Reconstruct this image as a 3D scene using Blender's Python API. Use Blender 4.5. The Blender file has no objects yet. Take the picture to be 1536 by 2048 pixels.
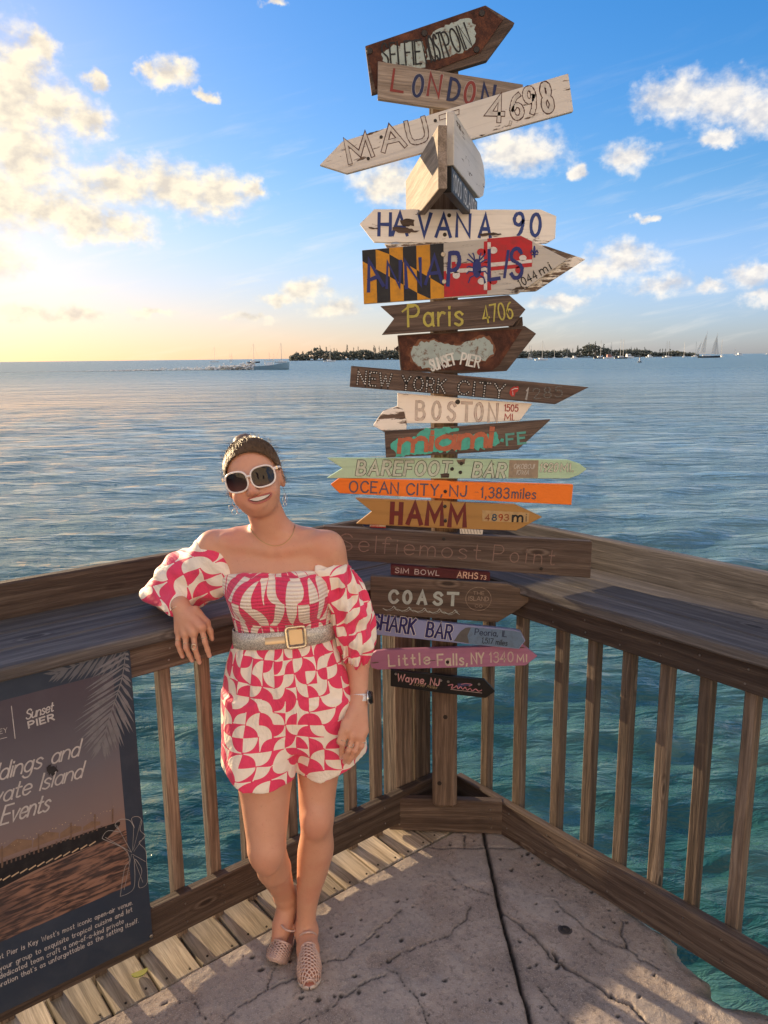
import bpy, bmesh, math, random
import numpy as np
from mathutils import Vector, Matrix
random.seed(7); rng = np.random.default_rng(7)
S = bpy.context.scene
COL = S.collection
R = math.radians

# ------------------------------------------------------------------ camera
F_PX, CAM_H = 1538.0, 1.9
PITCH, ROLL = R(11.35), R(0.63)
FWD = Vector((0, math.cos(PITCH), -math.sin(PITCH)))
DN0 = Vector((0, -math.sin(PITCH), -math.cos(PITCH)))
RT0 = Vector((1, 0, 0))
RT = RT0 * math.cos(ROLL) + DN0 * math.sin(ROLL)
DN = DN0 * math.cos(ROLL) - RT0 * math.sin(ROLL)
cam = bpy.data.cameras.new('camera'); camo = bpy.data.objects.new('camera', cam); COL.objects.link(camo)
cam.sensor_fit = 'VERTICAL'; cam.sensor_height = 36.0; cam.lens = 36.0 * F_PX / 2048
cam.clip_start = 0.05; cam.clip_end = 40000
M = Matrix((RT, -DN, -FWD)).transposed().to_4x4(); M.translation = (0, 0, CAM_H)
camo.matrix_world = M
S.camera = camo

# ------------------------------------------------------------------ light
SUN_AZ, SUN_EL = R(-45.0), R(9.7)          # azimuth from +Y towards +X
SUN_DIR = Vector((math.sin(SUN_AZ) * math.cos(SUN_EL), math.cos(SUN_AZ) * math.cos(SUN_EL), math.sin(SUN_EL)))
S.view_settings.view_transform = 'Standard'; S.view_settings.look = 'None'
S.view_settings.gamma = 1.0; S.view_settings.use_curve_mapping = False
S.view_settings.exposure = 1.10
S.cycles.use_denoising = True
S.cycles.max_bounces = 8; S.cycles.transparent_max_bounces = 12
S.cycles.sample_clamp_indirect = 6.0
sl = bpy.data.lights.new('sun', 'SUN'); sl.energy = 5.0; sl.angle = R(0.6); sl.color = (1.0, 0.74, 0.44)
so = bpy.data.objects.new('sun', sl); COL.objects.link(so)
so.rotation_euler = SUN_DIR.to_track_quat('Z', 'Y').to_euler()
so.location = SUN_DIR * 40

# ------------------------------------------------------------------ node helpers
class NT:
    def __init__(s, tree): s.t = tree; s.n = tree.nodes; s.l = tree.links
    def new(s, typ, **kw):
        nd = s.n.new(typ)
        for k, v in kw.items(): setattr(nd, k, v)
        return nd
    def put(s, sock, v):
        if v is None: return
        if isinstance(v, bpy.types.NodeSocket): s.l.new(v, sock)
        elif isinstance(v, (tuple, list)) and len(v) == 3 and sock.type == 'RGBA': sock.default_value = (*v, 1)
        else: sock.default_value = v
    def math(s, op, a, b=None, c=None, clamp=False):
        nd = s.new('ShaderNodeMath', operation=op); nd.use_clamp = clamp
        for i, v in enumerate((a, b, c)): s.put(nd.inputs[i], v)
        return nd.outputs[0]
    def vec(s, op, a, b=None, c=None):
        nd = s.new('ShaderNodeVectorMath', operation=op)
        for i, v in enumerate((a, b, c)): s.put(nd.inputs[i], v)
        return nd.outputs['Value'] if op in ('LENGTH', 'DOT_PRODUCT', 'DISTANCE') else nd.outputs[0]
    def xyz(s, x, y, z=0.0):
        nd = s.new('ShaderNodeCombineXYZ')
        for i, v in enumerate((x, y, z)): s.put(nd.inputs[i], v)
        return nd.outputs[0]
    def sep(s, v):
        nd = s.new('ShaderNodeSeparateXYZ'); s.put(nd.inputs[0], v); return nd.outputs
    def noise(s, v, scale, detail=3.0, rough=0.5, dist=0.0, dim='3D', out=0):
        nd = s.new('ShaderNodeTexNoise', noise_dimensions=dim)
        s.put(nd.inputs['Vector'], v); s.put(nd.inputs['Scale'], scale); s.put(nd.inputs['Detail'], detail)
        s.put(nd.inputs['Roughness'], rough); s.put(nd.inputs['Distortion'], dist)
        return nd.outputs[out]
    def ramp(s, v, a, b, lo=0.0, hi=1.0, smooth=True):
        nd = s.new('ShaderNodeMapRange'); nd.interpolation_type = 'SMOOTHSTEP' if smooth else 'LINEAR'
        for i, x in enumerate((v, a, b, lo, hi)): s.put(nd.inputs[i], x)
        return nd.outputs[0]
    def mix(s, f, a, b, mode='MIX'):
        nd = s.new('ShaderNodeMix', data_type='RGBA', blend_type=mode); nd.clamp_factor = True
        s.put(nd.inputs[0], f); s.put(nd.inputs[6], a); s.put(nd.inputs[7], b)
        return nd.outputs[2]
    def cramp(s, v, stops):
        nd = s.new('ShaderNodeValToRGB'); cr = nd.color_ramp
        while len(cr.elements) < len(stops): cr.elements.new(0.5)
        for e, (p, c) in zip(cr.elements, stops): e.position = p; e.color = (*c, 1)
        s.put(nd.inputs[0], v); return nd.outputs[0]
    def bump(s, h, strength=0.5, dist=0.01, normal=None):
        nd = s.new('ShaderNodeBump'); s.put(nd.inputs['Height'], h); nd.inputs['Strength'].default_value = strength
        nd.inputs['Distance'].default_value = dist
        if normal is not None: s.put(nd.inputs['Normal'], normal)
        return nd.outputs[0]
    def coord(s, which='Object'): return s.new('ShaderNodeTexCoord').outputs[which]
    def rnd(s): return s.new('ShaderNodeObjectInfo').outputs['Random']

def mat(name, build=None, color=(.5, .5, .5), rough=0.6, metal=0.0, spec=0.5):
    m = bpy.data.materials.new(name); m.use_nodes = True
    t = NT(m.node_tree); b = t.n['Principled BSDF']
    b.inputs['Base Color'].default_value = (*color, 1); b.inputs['Roughness'].default_value = rough
    b.inputs['Metallic'].default_value = metal; b.inputs['Specular IOR Level'].default_value = spec
    if build:
        res = build(t, b) or {}
        for k, v in res.items(): t.put(b.inputs[k], v)
    return m

# ------------------------------------------------------------------ sky
W = bpy.data.worlds.new('World'); S.world = W; W.use_nodes = True
t = NT(W.node_tree); bg = t.n['Background']
sky = t.new('ShaderNodeTexSky', sky_type='NISHITA'); sky.sun_disc = False
sky.sun_elevation = SUN_EL; sky.sun_rotation = SUN_AZ
sky.air_density = 1.0; sky.dust_density = 0.7; sky.ozone_density = 2.2; sky.altitude = 0
dv = t.vec('NORMALIZE', t.coord('Generated'))
dx, dy, dz = t.sep(dv)
az = t.math('ARCTAN2', dx, dy); el = t.math('ARCSINE', dz)
ae = t.xyz(az, el, 0.0)
sund = t.vec('DOT_PRODUCT', dv, tuple(SUN_DIR))
near = t.ramp(sund, 0.35, 0.97)                      # 1 towards the sun
hs = t.new('ShaderNodeHueSaturation'); hs.inputs['Saturation'].default_value = 1.42
t.l.new(sky.outputs[0], hs.inputs['Color'])
lum = t.vec('DOT_PRODUCT', sky.outputs[0], (0.25, 0.65, 0.10))
lowel = t.ramp(el, 0.22, 0.0)
base = t.mix(lowel, hs.outputs[0], sky.outputs[0])
skyc = t.vec('DIVIDE', base, t.vec('ADD', t.xyz(1.0, 1.0, 1.0), t.vec('MULTIPLY', t.xyz(lum, lum, lum), (0.155, 0.155, 0.155))))
tint = t.mix(t.math('MULTIPLY', lowel, t.math('SUBTRACT', 1.0, near)), (0.97, 0.97, 1.20), (0.76, 0.93, 1.76))
tint = t.mix(t.math('MULTIPLY', lowel, near), tint, (0.93, 0.88, 1.32))
skyc = t.mix(1.0, skyc, tint, 'MULTIPLY')
CLOUDS = [(-0.404,0.298,0.028,0.034),(-0.426,0.270,0.046,0.048),(-0.374,0.271,0.042,0.021),(-0.338,0.259,0.027,0.014),(-0.412,0.221,0.044,0.037),(-0.436,0.180,0.046,0.038),(-0.386,0.167,0.032,0.020),(-0.352,0.156,0.036,0.019),(-0.314,0.152,0.034,0.016),(-0.383,0.325,0.015,0.013),(-0.322,0.299,0.012,0.007),(-0.244,0.314,0.025,0.013),(-0.268,0.318,0.012,0.008),(-0.203,0.294,0.015,0.006),(-0.311,0.199,0.042,0.022),(-0.246,0.196,0.041,0.027),(-0.194,0.192,0.040,0.024),(-0.155,0.199,0.010,0.010),(-0.096,0.084,0.028,0.014),(-0.127,0.074,0.025,0.007),(-0.056,0.063,0.031,0.011),(-0.165,0.050,0.028,0.005),(-0.422,0.057,0.037,0.010),(-0.377,0.052,0.041,0.008),(-0.284,0.056,0.023,0.005),(0.012,0.205,0.040,0.023),(0.165,0.235,0.050,0.024),(0.236,0.212,0.011,0.008),(0.292,0.223,0.025,0.014),(0.343,0.278,0.039,0.020),(0.393,0.269,0.045,0.022),(0.431,0.252,0.027,0.020),(0.390,0.234,0.018,0.007),(0.292,0.110,0.042,0.018),(0.255,0.100,0.035,0.014),(0.337,0.079,0.029,0.011),(0.392,0.078,0.013,0.007),(0.432,0.084,0.025,0.011),(0.444,0.064,0.020,0.008),(0.218,0.065,0.033,0.008),(0.315,0.154,0.011,0.005),(-0.120,0.386,0.014,0.004),
          (-0.55,0.25,0.09,0.05),(-0.52,0.12,0.10,0.03),(-0.62,0.33,0.08,0.04),(0.56,0.10,0.08,0.02),(0.60,0.26,0.08,0.035),(0.52,0.19,0.05,0.02)]
warp = t.vec('SUBTRACT', t.noise(ae, 38.0, 4.0, 0.6, out=1), (0.5, 0.5, 0.5))
aew = t.vec('MULTIPLY_ADD', warp, (0.050, 0.032, 0.0), ae)
acc = None
for (ca, ce, ra, re_) in CLOUDS:
    k_ = 1.38 if (ca < -.3 and ce > .14) else 1.25; ra *= k_; re_ *= k_ * 1.04
    q = t.vec('LENGTH', t.vec('MULTIPLY_ADD', aew, (1/ra, 1/re_, 0), (-ca/ra, -ce/re_, 0)))
    if acc is None: acc = q
    else:
        acc = t.math('SMOOTH_MIN', acc, q, 0.35)
field = t.math('SUBTRACT', 1.0, acc)
nA = t.math('ADD', t.math('MULTIPLY', t.noise(t.vec('MULTIPLY', ae, (1.0, 1.35, 1.0)), 24.0, 6.0, 0.56), .62), t.math('MULTIPLY', t.noise(t.vec('MULTIPLY', ae, (1.0, 1.35, 1.0)), 62.0, 5.0, 0.55), .38))
aeo = t.vec('ADD', ae, (-0.008, 0.012, 0.0))
nB = t.math('ADD', t.math('MULTIPLY', t.noise(t.vec('MULTIPLY', aeo, (1.0, 1.35, 1.0)), 24.0, 4.0, 0.5), .62), t.math('MULTIPLY', t.noise(t.vec('MULTIPLY', aeo, (1.0, 1.35, 1.0)), 62.0, 3.0, 0.5), .38))
# other skies all round: loose broken cumulus added out of view, thickened for fill
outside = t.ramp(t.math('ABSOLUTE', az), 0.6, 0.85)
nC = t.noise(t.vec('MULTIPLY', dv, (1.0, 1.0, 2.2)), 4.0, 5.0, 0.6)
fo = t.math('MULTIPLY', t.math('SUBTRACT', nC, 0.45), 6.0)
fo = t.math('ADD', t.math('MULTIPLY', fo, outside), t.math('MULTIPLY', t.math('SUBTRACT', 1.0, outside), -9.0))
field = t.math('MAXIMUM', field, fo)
dens = t.math('MULTIPLY_ADD', t.math('SUBTRACT', nA, 0.5), 1.9, field)
mask = t.ramp(dens, -0.20, 0.72)
above = t.ramp(el, -0.002, 0.03)
# thin streaky cirrus
ci = t.noise(t.vec('MULTIPLY', t.xyz(t.math('ADD', az, t.math('MULTIPLY', el, 0.9)), t.math('SUBTRACT', el, t.math('MULTIPLY', az, 0.22)), 0.0), (3.0, 26.0, 1.0)), 2.0, 5.0, 0.6, 0.4)
cim = t.math('MULTIPLY', t.ramp(ci, 0.50, 0.85), t.math('MULTIPLY', t.ramp(el, 0.40, 0.10), 0.35))
lit = t.math('MULTIPLY_ADD', t.math('SUBTRACT', nA, nB), 4.6, 0.66, clamp=True)
thick = t.ramp(dens, 0.35, 1.3)
lit = t.math('SUBTRACT', lit, t.math('MULTIPLY', thick, 0.30), clamp=True)
shade = t.mix(near, (2.35, 2.4, 2.6), (2.9, 2.55, 2.1))
bright = t.mix(near, (3.9, 3.65, 3.3), (4.3, 3.75, 2.75))
cloudc = t.mix(lit, shade, bright)
opp = t.math('MULTIPLY', outside, t.ramp(sund, 0.1, -0.5))           # unseen clouds opposite the sun, made brighter and warmer as front fill
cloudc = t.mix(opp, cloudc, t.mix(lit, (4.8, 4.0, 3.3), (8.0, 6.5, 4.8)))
low = t.ramp(el, 0.10, 0.0)
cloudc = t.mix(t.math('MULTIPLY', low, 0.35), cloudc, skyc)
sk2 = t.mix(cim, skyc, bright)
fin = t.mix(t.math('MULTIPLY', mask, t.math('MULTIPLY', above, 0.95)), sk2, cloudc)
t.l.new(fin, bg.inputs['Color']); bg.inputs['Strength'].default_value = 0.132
W.cycles.sampling_method = 'MANUAL'; W.cycles.sample_map_resolution = 512

# ------------------------------------------------------------------ geometry helpers
def ray(px, py):
    return FWD + RT * ((px - 768) / F_PX) + DN * ((py - 1024) / F_PX)
CAMP = Vector((0, 0, CAM_H))
def at_y(px, py, Y):
    d = ray(px, py); return CAMP + d * (Y / d.y)
def at_z(px, py, Z):
    d = ray(px, py); return CAMP + d * ((Z - CAM_H) / d.z)
def on_plane(px, py, o, n):
    d = ray(px, py); return CAMP + d * ((o - CAMP).dot(n) / d.dot(n))

def link(o, parent=None):
    COL.objects.link(o)
    if parent is not None: o.parent = parent
    return o
def tag(o, label=None, cat=None, group=None, kind=None):
    if label: o['label'] = label
    if cat: o['category'] = cat
    if group: o['group'] = group
    if kind: o['kind'] = kind
    return o
def empty(name, mw=None, parent=None):
    o = bpy.data.objects.new(name, None); o.empty_display_size = 0.05
    if mw is not None: o.matrix_world = mw if isinstance(mw, Matrix) else Matrix.Translation(mw)
    return link(o, parent)
def meshobj(name, verts, faces, m, parent=None, smooth=False, mw=None):
    me = bpy.data.meshes.new(name); me.from_pydata([tuple(v) for v in verts], [], faces); me.update()
    if smooth: me.shade_smooth()
    for x in (m if isinstance(m, (list, tuple)) else [m]): me.materials.append(x)
    o = bpy.data.objects.new(name, me)
    if mw is not None: o.matrix_world = mw
    return link(o, parent)
def bmobj(name, bm, m, parent=None, smooth=False, mw=None):
    me = bpy.data.meshes.new(name); bm.to_mesh(me); bm.free()
    if smooth: me.shade_smooth()
    for x in (m if isinstance(m, (list, tuple)) else [m]): me.materials.append(x)
    o = bpy.data.objects.new(name, me)
    if mw is not None: o.matrix_world = mw
    return link(o, parent)
def setmesh_attr_uv(me, uv):
    a = me.attributes.new('puv', 'FLOAT2', 'POINT'); a.data.foreach_set('vector', np.asarray(uv, np.float32).ravel())
def setmesh_color(me, c, name='pcol'):
    a = me.attributes.new(name, 'FLOAT_COLOR', 'POINT'); a.data.foreach_set('color', np.asarray(c, np.float32).ravel())
class MB:
    """collects shapes into one mesh"""
    def __init__(s): s.v = []; s.f = []
    def add(s, v, f):
        b = len(s.v); s.v += [Vector(p) for p in v]; s.f += [tuple(i + b for i in q) for q in f]
    def box(s, c, sx, sy, sz, X=Vector((1, 0, 0)), Y=Vector((0, 1, 0)), Z=Vector((0, 0, 1))):
        c = Vector(c); v = [c + X * (i * sx / 2) + Y * (j * sy / 2) + Z * (k * sz / 2) for i in (-1, 1) for j in (-1, 1) for k in (-1, 1)]
        s.add(v, [(0, 1, 3, 2), (4, 6, 7, 5), (0, 4, 5, 1), (2, 3, 7, 6), (0, 2, 6, 4), (1, 5, 7, 3)])
    def tube(s, pts, r, n=6, caps=True, flat=None):
        pts = [Vector(p) for p in pts]; rs = r if isinstance(r, (list, tuple)) else [r] * len(pts)
        rings = []; up = None
        for i, p in enumerate(pts):
            d = (pts[min(i + 1, len(pts) - 1)] - pts[max(i - 1, 0)])
            d = d.normalized() if d.length > 1e-9 else Vector((0, 0, 1))
            if up is None: up = Vector((0, 0, 1)) if abs(d.z) < .9 else Vector((1, 0, 0))
            a = d.cross(up)
            if a.length < 1e-6: a = d.orthogonal()
            a.normalize(); b = a.cross(d).normalized(); up = b
            rings.append([p + (a * math.cos(q) + b * math.sin(q) * (flat or 1)) * rs[i] for q in [2 * math.pi * k / n for k in range(n)]])
        v = [q for rg in rings for q in rg]; f = []
        for i in range(len(rings) - 1):
            for k in range(n):
                f.append((i * n + k, i * n + (k + 1) % n, (i + 1) * n + (k + 1) % n, (i + 1) * n + k))
        if caps: f.append(tuple(reversed(range(n)))); f.append(tuple(range((len(rings) - 1) * n, len(rings) * n)))
        s.add(v, f)
    def cone(s, p0, p1, r0, r1, n=8): s.tube([p0, p1], [r0, r1], n)
    def build(s, name, m, parent=None, smooth=False, mw=None): return meshobj(name, s.v, s.f, m, parent, smooth, mw)

# ------------------------------------------------------------------ water
WZ = -1.25
def water_mesh():
    rs = [0.3]
    while rs[-1] < 32000: rs.append(rs[-1] + max(0.030, rs[-1] * (0.0115 if rs[-1] < 60 else 0.05)))
    rs = np.array(rs)
    a_f = np.linspace(R(-62), R(62), 620); a_b = np.linspace(R(62), R(298), 120)[1:-1]
    an = np.concatenate([a_f, a_b]); nA_, nR = len(an), len(rs)
    RR, AA = np.meshgrid(rs, an, indexing='ij')
    X = RR * np.sin(AA); Y = RR * np.cos(AA); Z = np.zeros_like(X)
    cell = np.maximum(np.gradient(rs)[:, None], RR * R(0.2))
    g = np.random.default_rng(3)
    for i in range(90):
        lam = math.exp(g.uniform(math.log(0.16), math.log(2.6)))
        th = R(g.normal(102, 26)); amp = lam * (0.0084 if lam < 0.6 else 0.0032)
        k = 2 * math.pi / lam; ph = g.uniform(0, 6.28)
        w = np.clip(lam / (4 * cell) - 0.6, 0, 1)
        cx = k * (math.cos(th) * X + math.sin(th) * Y) + ph
        cx = cx + 0.9 * np.sin(0.31 * k * (math.cos(th + 1.3) * X + math.sin(th + 1.3) * Y) + ph * 2)
        Z += w * amp * (np.sin(cx) + 0.22 * np.cos(2 * cx))
    v = np.stack([X, Y, Z + WZ], -1).reshape(-1, 3)
    v = np.vstack([v, [[0, 0, WZ]]])
    idx = np.arange(nR * nA_).reshape(nR, nA_)
    a = idx[:-1, :]; b = idx[1:, :]
    q = np.stack([a, np.roll(a, -1, 1), np.roll(b, -1, 1), b], -1).reshape(-1, 4)
    me = bpy.data.meshes.new('sea_water')
    tri = np.stack([np.full(nA_, nR * nA_), np.roll(idx[0], -1), idx[0]], -1)
    nl = q.size + tri.size
    me.vertices.add(len(v)); me.vertices.foreach_set('co', v.astype(np.float32).ravel())
    me.loops.add(nl); me.loops.foreach_set('vertex_index', np.concatenate([q.ravel(), tri.ravel()]).astype(np.int32))
    np_ = len(q) + len(tri); me.polygons.add(np_)
    me.polygons.foreach_set('loop_start', np.concatenate([np.arange(len(q)) * 4, len(q) * 4 + np.arange(len(tri)) * 3]).astype(np.int32))
    me.update(calc_edges=True); me.validate(); me.shade_smooth()
    return me
def _water(t, b):
    p = t.coord('Object')
    patch = t.noise(p, 0.9, 4.0, 0.6)
    big = t.noise(p, 0.12, 3.0, 0.5)
    dist = t.vec('LENGTH', p)
    c = t.mix(t.ramp(patch, 0.40, 0.68), (0.016, 0.074, 0.066), (0.070, 0.160, 0.135))
    c = t.mix(t.math('MULTIPLY', t.ramp(big, 0.35, 0.7), 0.5), c, (0.024, 0.105, 0.098))
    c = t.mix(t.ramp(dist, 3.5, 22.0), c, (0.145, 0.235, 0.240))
    ps = t.vec('MULTIPLY', p, (0.55, 1.25, 1.0))
    n1 = t.noise(ps, 7.5, 4.0, 0.62, 0.6); n2 = t.noise(t.vec('MULTIPLY', p, (0.42, 1.25, 1.0)), 1.9, 3.0, 0.5, 0.5); n4 = t.noise(t.vec('MULTIPLY', p, (0.30, 1.2, 1.0)), 0.75, 3.0, 0.5, 0.5)
    n3 = t.noise(t.vec('MULTIPLY', p, (0.35, 1.0, 1.0)), 0.22, 5.0, 0.62)
    far = t.ramp(dist, 8.0, 60.0)
    h = t.math('ADD', t.math('MULTIPLY', n1, 0.040), t.math('MULTIPLY', n2, 0.150))
    h = t.math('ADD', h, t.math('MULTIPLY', n4, t.ramp(dist, 4.0, 14.0, 0.05, 0.32)))
    h = t.math('ADD', h, t.math('MULTIPLY', n3, t.math('MULTIPLY', far, 2.0)))
    nrm = t.bump(h, 1.0, 1.0)
    b.inputs['IOR'].default_value = 1.333
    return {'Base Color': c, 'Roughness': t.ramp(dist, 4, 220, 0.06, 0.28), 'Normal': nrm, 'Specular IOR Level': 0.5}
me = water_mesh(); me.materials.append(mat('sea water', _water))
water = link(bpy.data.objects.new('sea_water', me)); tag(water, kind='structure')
# ------------------------------------------------------------------ far island, trees, boats
def sea_pt(px, D):
    """a point on the water at forward distance D in the bearing of photo column px"""
    a = math.atan((px - 768) / F_PX / math.cos(PITCH) * 0.985)
    return Vector((D * math.tan(a), D, WZ))
m_sand = mat('island shore', color=(0.10, 0.085, 0.065), rough=0.9)
def _fol(t, b):
    n = t.noise(t.coord('Object'), 0.16, 3.0, 0.6)
    return {'Base Color': t.mix(t.ramp(n, 0.35, 0.7), (0.085, 0.092, 0.072), (0.16, 0.165, 0.125))}
m_fol = mat('casuarina foliage', _fol, rough=0.8, spec=0.2)  # distance haze is put into the colour: foliage greyed and lightened
m_bark = mat('bark', color=(0.09, 0.07, 0.055), rough=0.9)
def clump(mb, c, r, h, g):
    v = [Vector((c.x + r * g.uniform(.6, 1.2) * math.cos(q), c.y + r * math.sin(q), c.z + g.uniform(-.25, .25) * h)) for q in (0, 1.57, 3.14, 4.71)]
    v += [Vector((c.x + g.uniform(-.3, .3) * r, c.y, c.z + h)), Vector((c.x, c.y, c.z - h * .8))]
    mb.add(v, [(0, 1, 4), (1, 2, 4), (2, 3, 4), (3, 0, 4), (1, 0, 5), (2, 1, 5), (3, 2, 5), (0, 3, 5)])
g = np.random.default_rng(11)
ISL = 1150.0
def prof(px):
    return float(np.interp(px, [586, 600, 640, 700, 760, 800, 900, 1040, 1100, 1150, 1200, 1260, 1330, 1385], [5, 10, 12, 14, 15, 14, 12, 9, 9.5, 12, 12.5, 11, 9, 3]))
lump = [(g.uniform(580, 1390), g.uniform(8, 30), g.uniform(-.45, .40)) for k in range(60)]
def wild(px): return prof(px) * max(.45, 1 + sum(a * math.exp(-((px - c) / w) ** 2) for c, w, a in lump) * .8)
mb = MB()
for i in range(3600):
    px = g.uniform(588, 1384); Hh = wild(px)
    D = ISL + g.uniform(0, 60); p = sea_pt(px, D)
    z = WZ + 0.5 + g.uniform(0.05, 1.0) * Hh
    clump(mb, Vector((p.x, p.y, z)), g.uniform(1.4, 3.4), g.uniform(1.2, 2.6), g)
for i in range(110):                                          # thin spindly tops over the mass
    px = g.uniform(592, 1380); p = sea_pt(px, ISL + g.uniform(0, 40)); Hh = prof(px)
    top = Hh * g.uniform(1.05, 1.45); lean = g.uniform(-1.0, 1.0)
    mb.tube([(p.x, p.y, WZ + Hh * .6), (p.x + lean * .5, p.y, WZ + top * .8), (p.x + lean, p.y, WZ + top)], [.35, .5, .12], 4)
    for k in range(2):
        clump(mb, Vector((p.x + lean * .7 + g.uniform(-.8, .8), p.y, WZ + top * g.uniform(.7, .95))), g.uniform(.4, .9), g.uniform(.5, 1.2), g)
o = mb.build('island_woodland', m_fol); tag(o, kind='stuff')
mb = MB()
pts = [sea_pt(px, ISL - 6) for px in range(584, 1396, 12)]; back = [sea_pt(px, ISL + 90) for px in range(584, 1396, 12)]
n = len(pts); v = []; f = []
for i in range(n):
    e = 0 if i in (0, n - 1) else 1
    v += [pts[i] + Vector((0, 0, -.3)), pts[i] + Vector((0, 4, .7 * e)), back[i] + Vector((0, 0, .7 * e)), back[i] + Vector((0, 4, -.3))]
for i in range(n - 1):
    for k in range(3): f.append((i * 4 + k, i * 4 + 4 + k, i * 4 + 5 + k, i * 4 + 1 + k))
mb.add(v, f); tag(mb.build('island_ground', m_sand), kind='structure')

def tall_tree(px, h, label, lean=0.0):
    h *= 1.25
    p = sea_pt(px, ISL - 3 + g.uniform(0, 8))
    r = empty('casuarina_tree', p); tag(r, label, 'tree', 'tall trees on the far island')
    tr = MB(); tr.tube([(0, 0, 0), (lean * .5, 0, h * .6), (lean, 0, h)], [.45, .3, .08], 5); tr.build('trunk', m_bark, r)
    c = MB()
    for k in range(46):
        u = g.uniform(.45, 1.0); w = (1.05 - u) * h * .16 + .3
        clump(c, Vector((lean * u + g.uniform(-w, w), g.uniform(-w, w), h * u)), g.uniform(.3, .7), g.uniform(.4, 1.1), g)
    c.build('crown', m_fol, r)
TT = [(648, 17, 'tall thin tree near the left tip of the far island', -1), (661, 15.5, 'shorter leaning tree just right of the island tip tree', -1.5),
      (699, 17.5, 'bushy tall tree above the middle of the left island wood', .6), (752, 17, 'round topped tall tree left of the signpost on the island', .3),
      (776, 14.5, 'low broad tree beside the rusty sign edge on the island', .4), (1150, 14, 'slim tree at the left end of the tall island clump', -.8),
      (1172, 17, 'thin leaning tree in the tall clump right of the signpost', -1.2), (1184, 18, 'tallest spindly tree of the clump right of the signpost', -.8),
      (1199, 15.5, 'rightmost spindly tree of the tall island clump', .6)]
for a in TT: tall_tree(*a)

m_white = mat('white gelcoat', color=(.72, .73, .74), rough=.35)
m_navy = mat('dark hull paint', color=(.03, .04, .06), rough=.4)
m_mast = mat('mast alloy', color=(.45, .44, .42), rough=.5)
m_sail = mat('sailcloth', color=(.78, .74, .68), rough=.8)
m_glassd = mat('dark glazing', color=(.02, .025, .03), rough=.15)
m_pinkb = mat('faded red cabin', color=(.45, .20, .18), rough=.6)
def hull_mb(L, Bm, fb, sheer=.25):
    mb = MB(); st = [(-.5, .62), (-.3, .9), (0, 1), (.25, .82), (.4, .5), (.5, .03)]; v = []
    for (u, w) in st:
        z = fb * (1 + sheer * max(0, u) * 2)
        v += [(u * L * .92, 0, -.35), (u * L * .96, w * Bm * .35, -.05), (u * L, w * Bm * .5, z), (u * L, -w * Bm * .5, z), (u * L * .96, -w * Bm * .35, -.05)]
    f = []
    for i in range(len(st) - 1):
        for k in range(5): f.append((i * 5 + k, i * 5 + (k + 1) % 5, i * 5 + 5 + (k + 1) % 5, i * 5 + 5 + k))
    f += [(0, 4, 3, 2, 1), tuple(range(25, 30))]
    mb.add(v, f); return mb
def sailboat(px, D, mh, L, head, label, hm=None, masts=(0.05,), group='sailboats at anchor'):
    p = sea_pt(px, D); r = empty('sailboat', Matrix.Translation(p) @ Matrix.Rotation(R(head), 4, 'Z'))
    tag(r, label, 'sailboat', group)
    hull_mb(L, L * .3, L * .09).build('hull', hm or m_white, r)
    c = MB(); c.box((-.02 * L, 0, L * .125), L * .34, L * .17, L * .07); c.build('cabin', m_white, r)
    for q in masts:
        m = MB(); m.tube([(q * L, 0, L * .08), (q * L, 0, mh)], [L * .014 + .05, L * .008 + .03], 5)
        m.box((q * L, 0, mh * .62), .05, mh * .07, .05)
        mo = m.build('mast', m_mast, r)
        b = MB(); b.tube([(q * L, 0, L * .2), (q * L - L * .36, 0, L * .21)], .11, 5); b.build('boom', m_mast, r)
        s = MB(); s.tube([(q * L, 0, mh * .98), (L * .49, 0, L * .12)], .035, 3); s.tube([(q * L, 0, mh * .98), (-L * .49, 0, L * .1)], .035, 3); s.build('stay', m_mast, r)
SB = [(440, 900, 17.5, 11, 15, 'small sailboat alone on the horizon, furthest left'),
      (473, 1250, 13, 10, 60, 'tiny two masted sailboat left of the speedboat on the horizon', None, (.15, -.25)),
      (516, 640, 15.5, 11, 20, 'sailboat whose mast rises behind the speedboat stern', m_navy),
      (570, 620, 15.5, 11, -25, 'sailboat whose mast rises above the speedboat bow'),
      (547, 1400, 15, 11, 40, 'faint distant mast between the two nearer masts behind the speedboat'),
      (556, 1500, 14, 11, 75, 'faint distant sailboat closest behind the speedboat cockpit'),
      (665, 700, 15, 11, 10, 'white sailboat anchored before the left island wood'),
      (1057, 720, 13, 10, 50, 'white sailboat just right of the rusty arrow sign', None, (.1, -.22)),
      (1079, 560, 14, 10, 12, 'white sloop with a tall mast right of the signpost'),
      (1104, 1000, 14, 10, 70, 'faint sailboat before the island, between sloop and dark ketch'),
      (1128, 1050, 15, 10, -50, 'faint mast over the low island middle'),
      (1193, 760, 17.5, 13, 10, 'dark hulled sailboat under the tall island trees', m_navy),
      (1214, 900, 18, 12, 35, 'sailboat behind the boat with the red cabin', m_navy),
      (1234, 700, 17, 12.5, 8, 'dark two masted sailboat right of the red cabin boat', m_navy, (.16, -.05)),
      (1325, 760, 16, 11, 18, 'white sailboat with two close masts near the island right end', None, (.12, -.12)),
      (1357, 850, 16, 11, 70, 'sailboat at the thin right end of the island'),
      (1379, 900, 17, 11, 30, 'sailboat just left of the schooner with raised sails'),
      (1430, 820, 18.5, 11, 80, 'bare masted sailboat just right of the schooner'),
      (1456, 2200, 20, 14, 40, 'very faint sailboat on the open horizon right of the schooner'),
      (1520, 2400, 22, 16, 10, 'faintest sailboat near the right edge of the photo')]
for a in SB: sailboat(*a)

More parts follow.
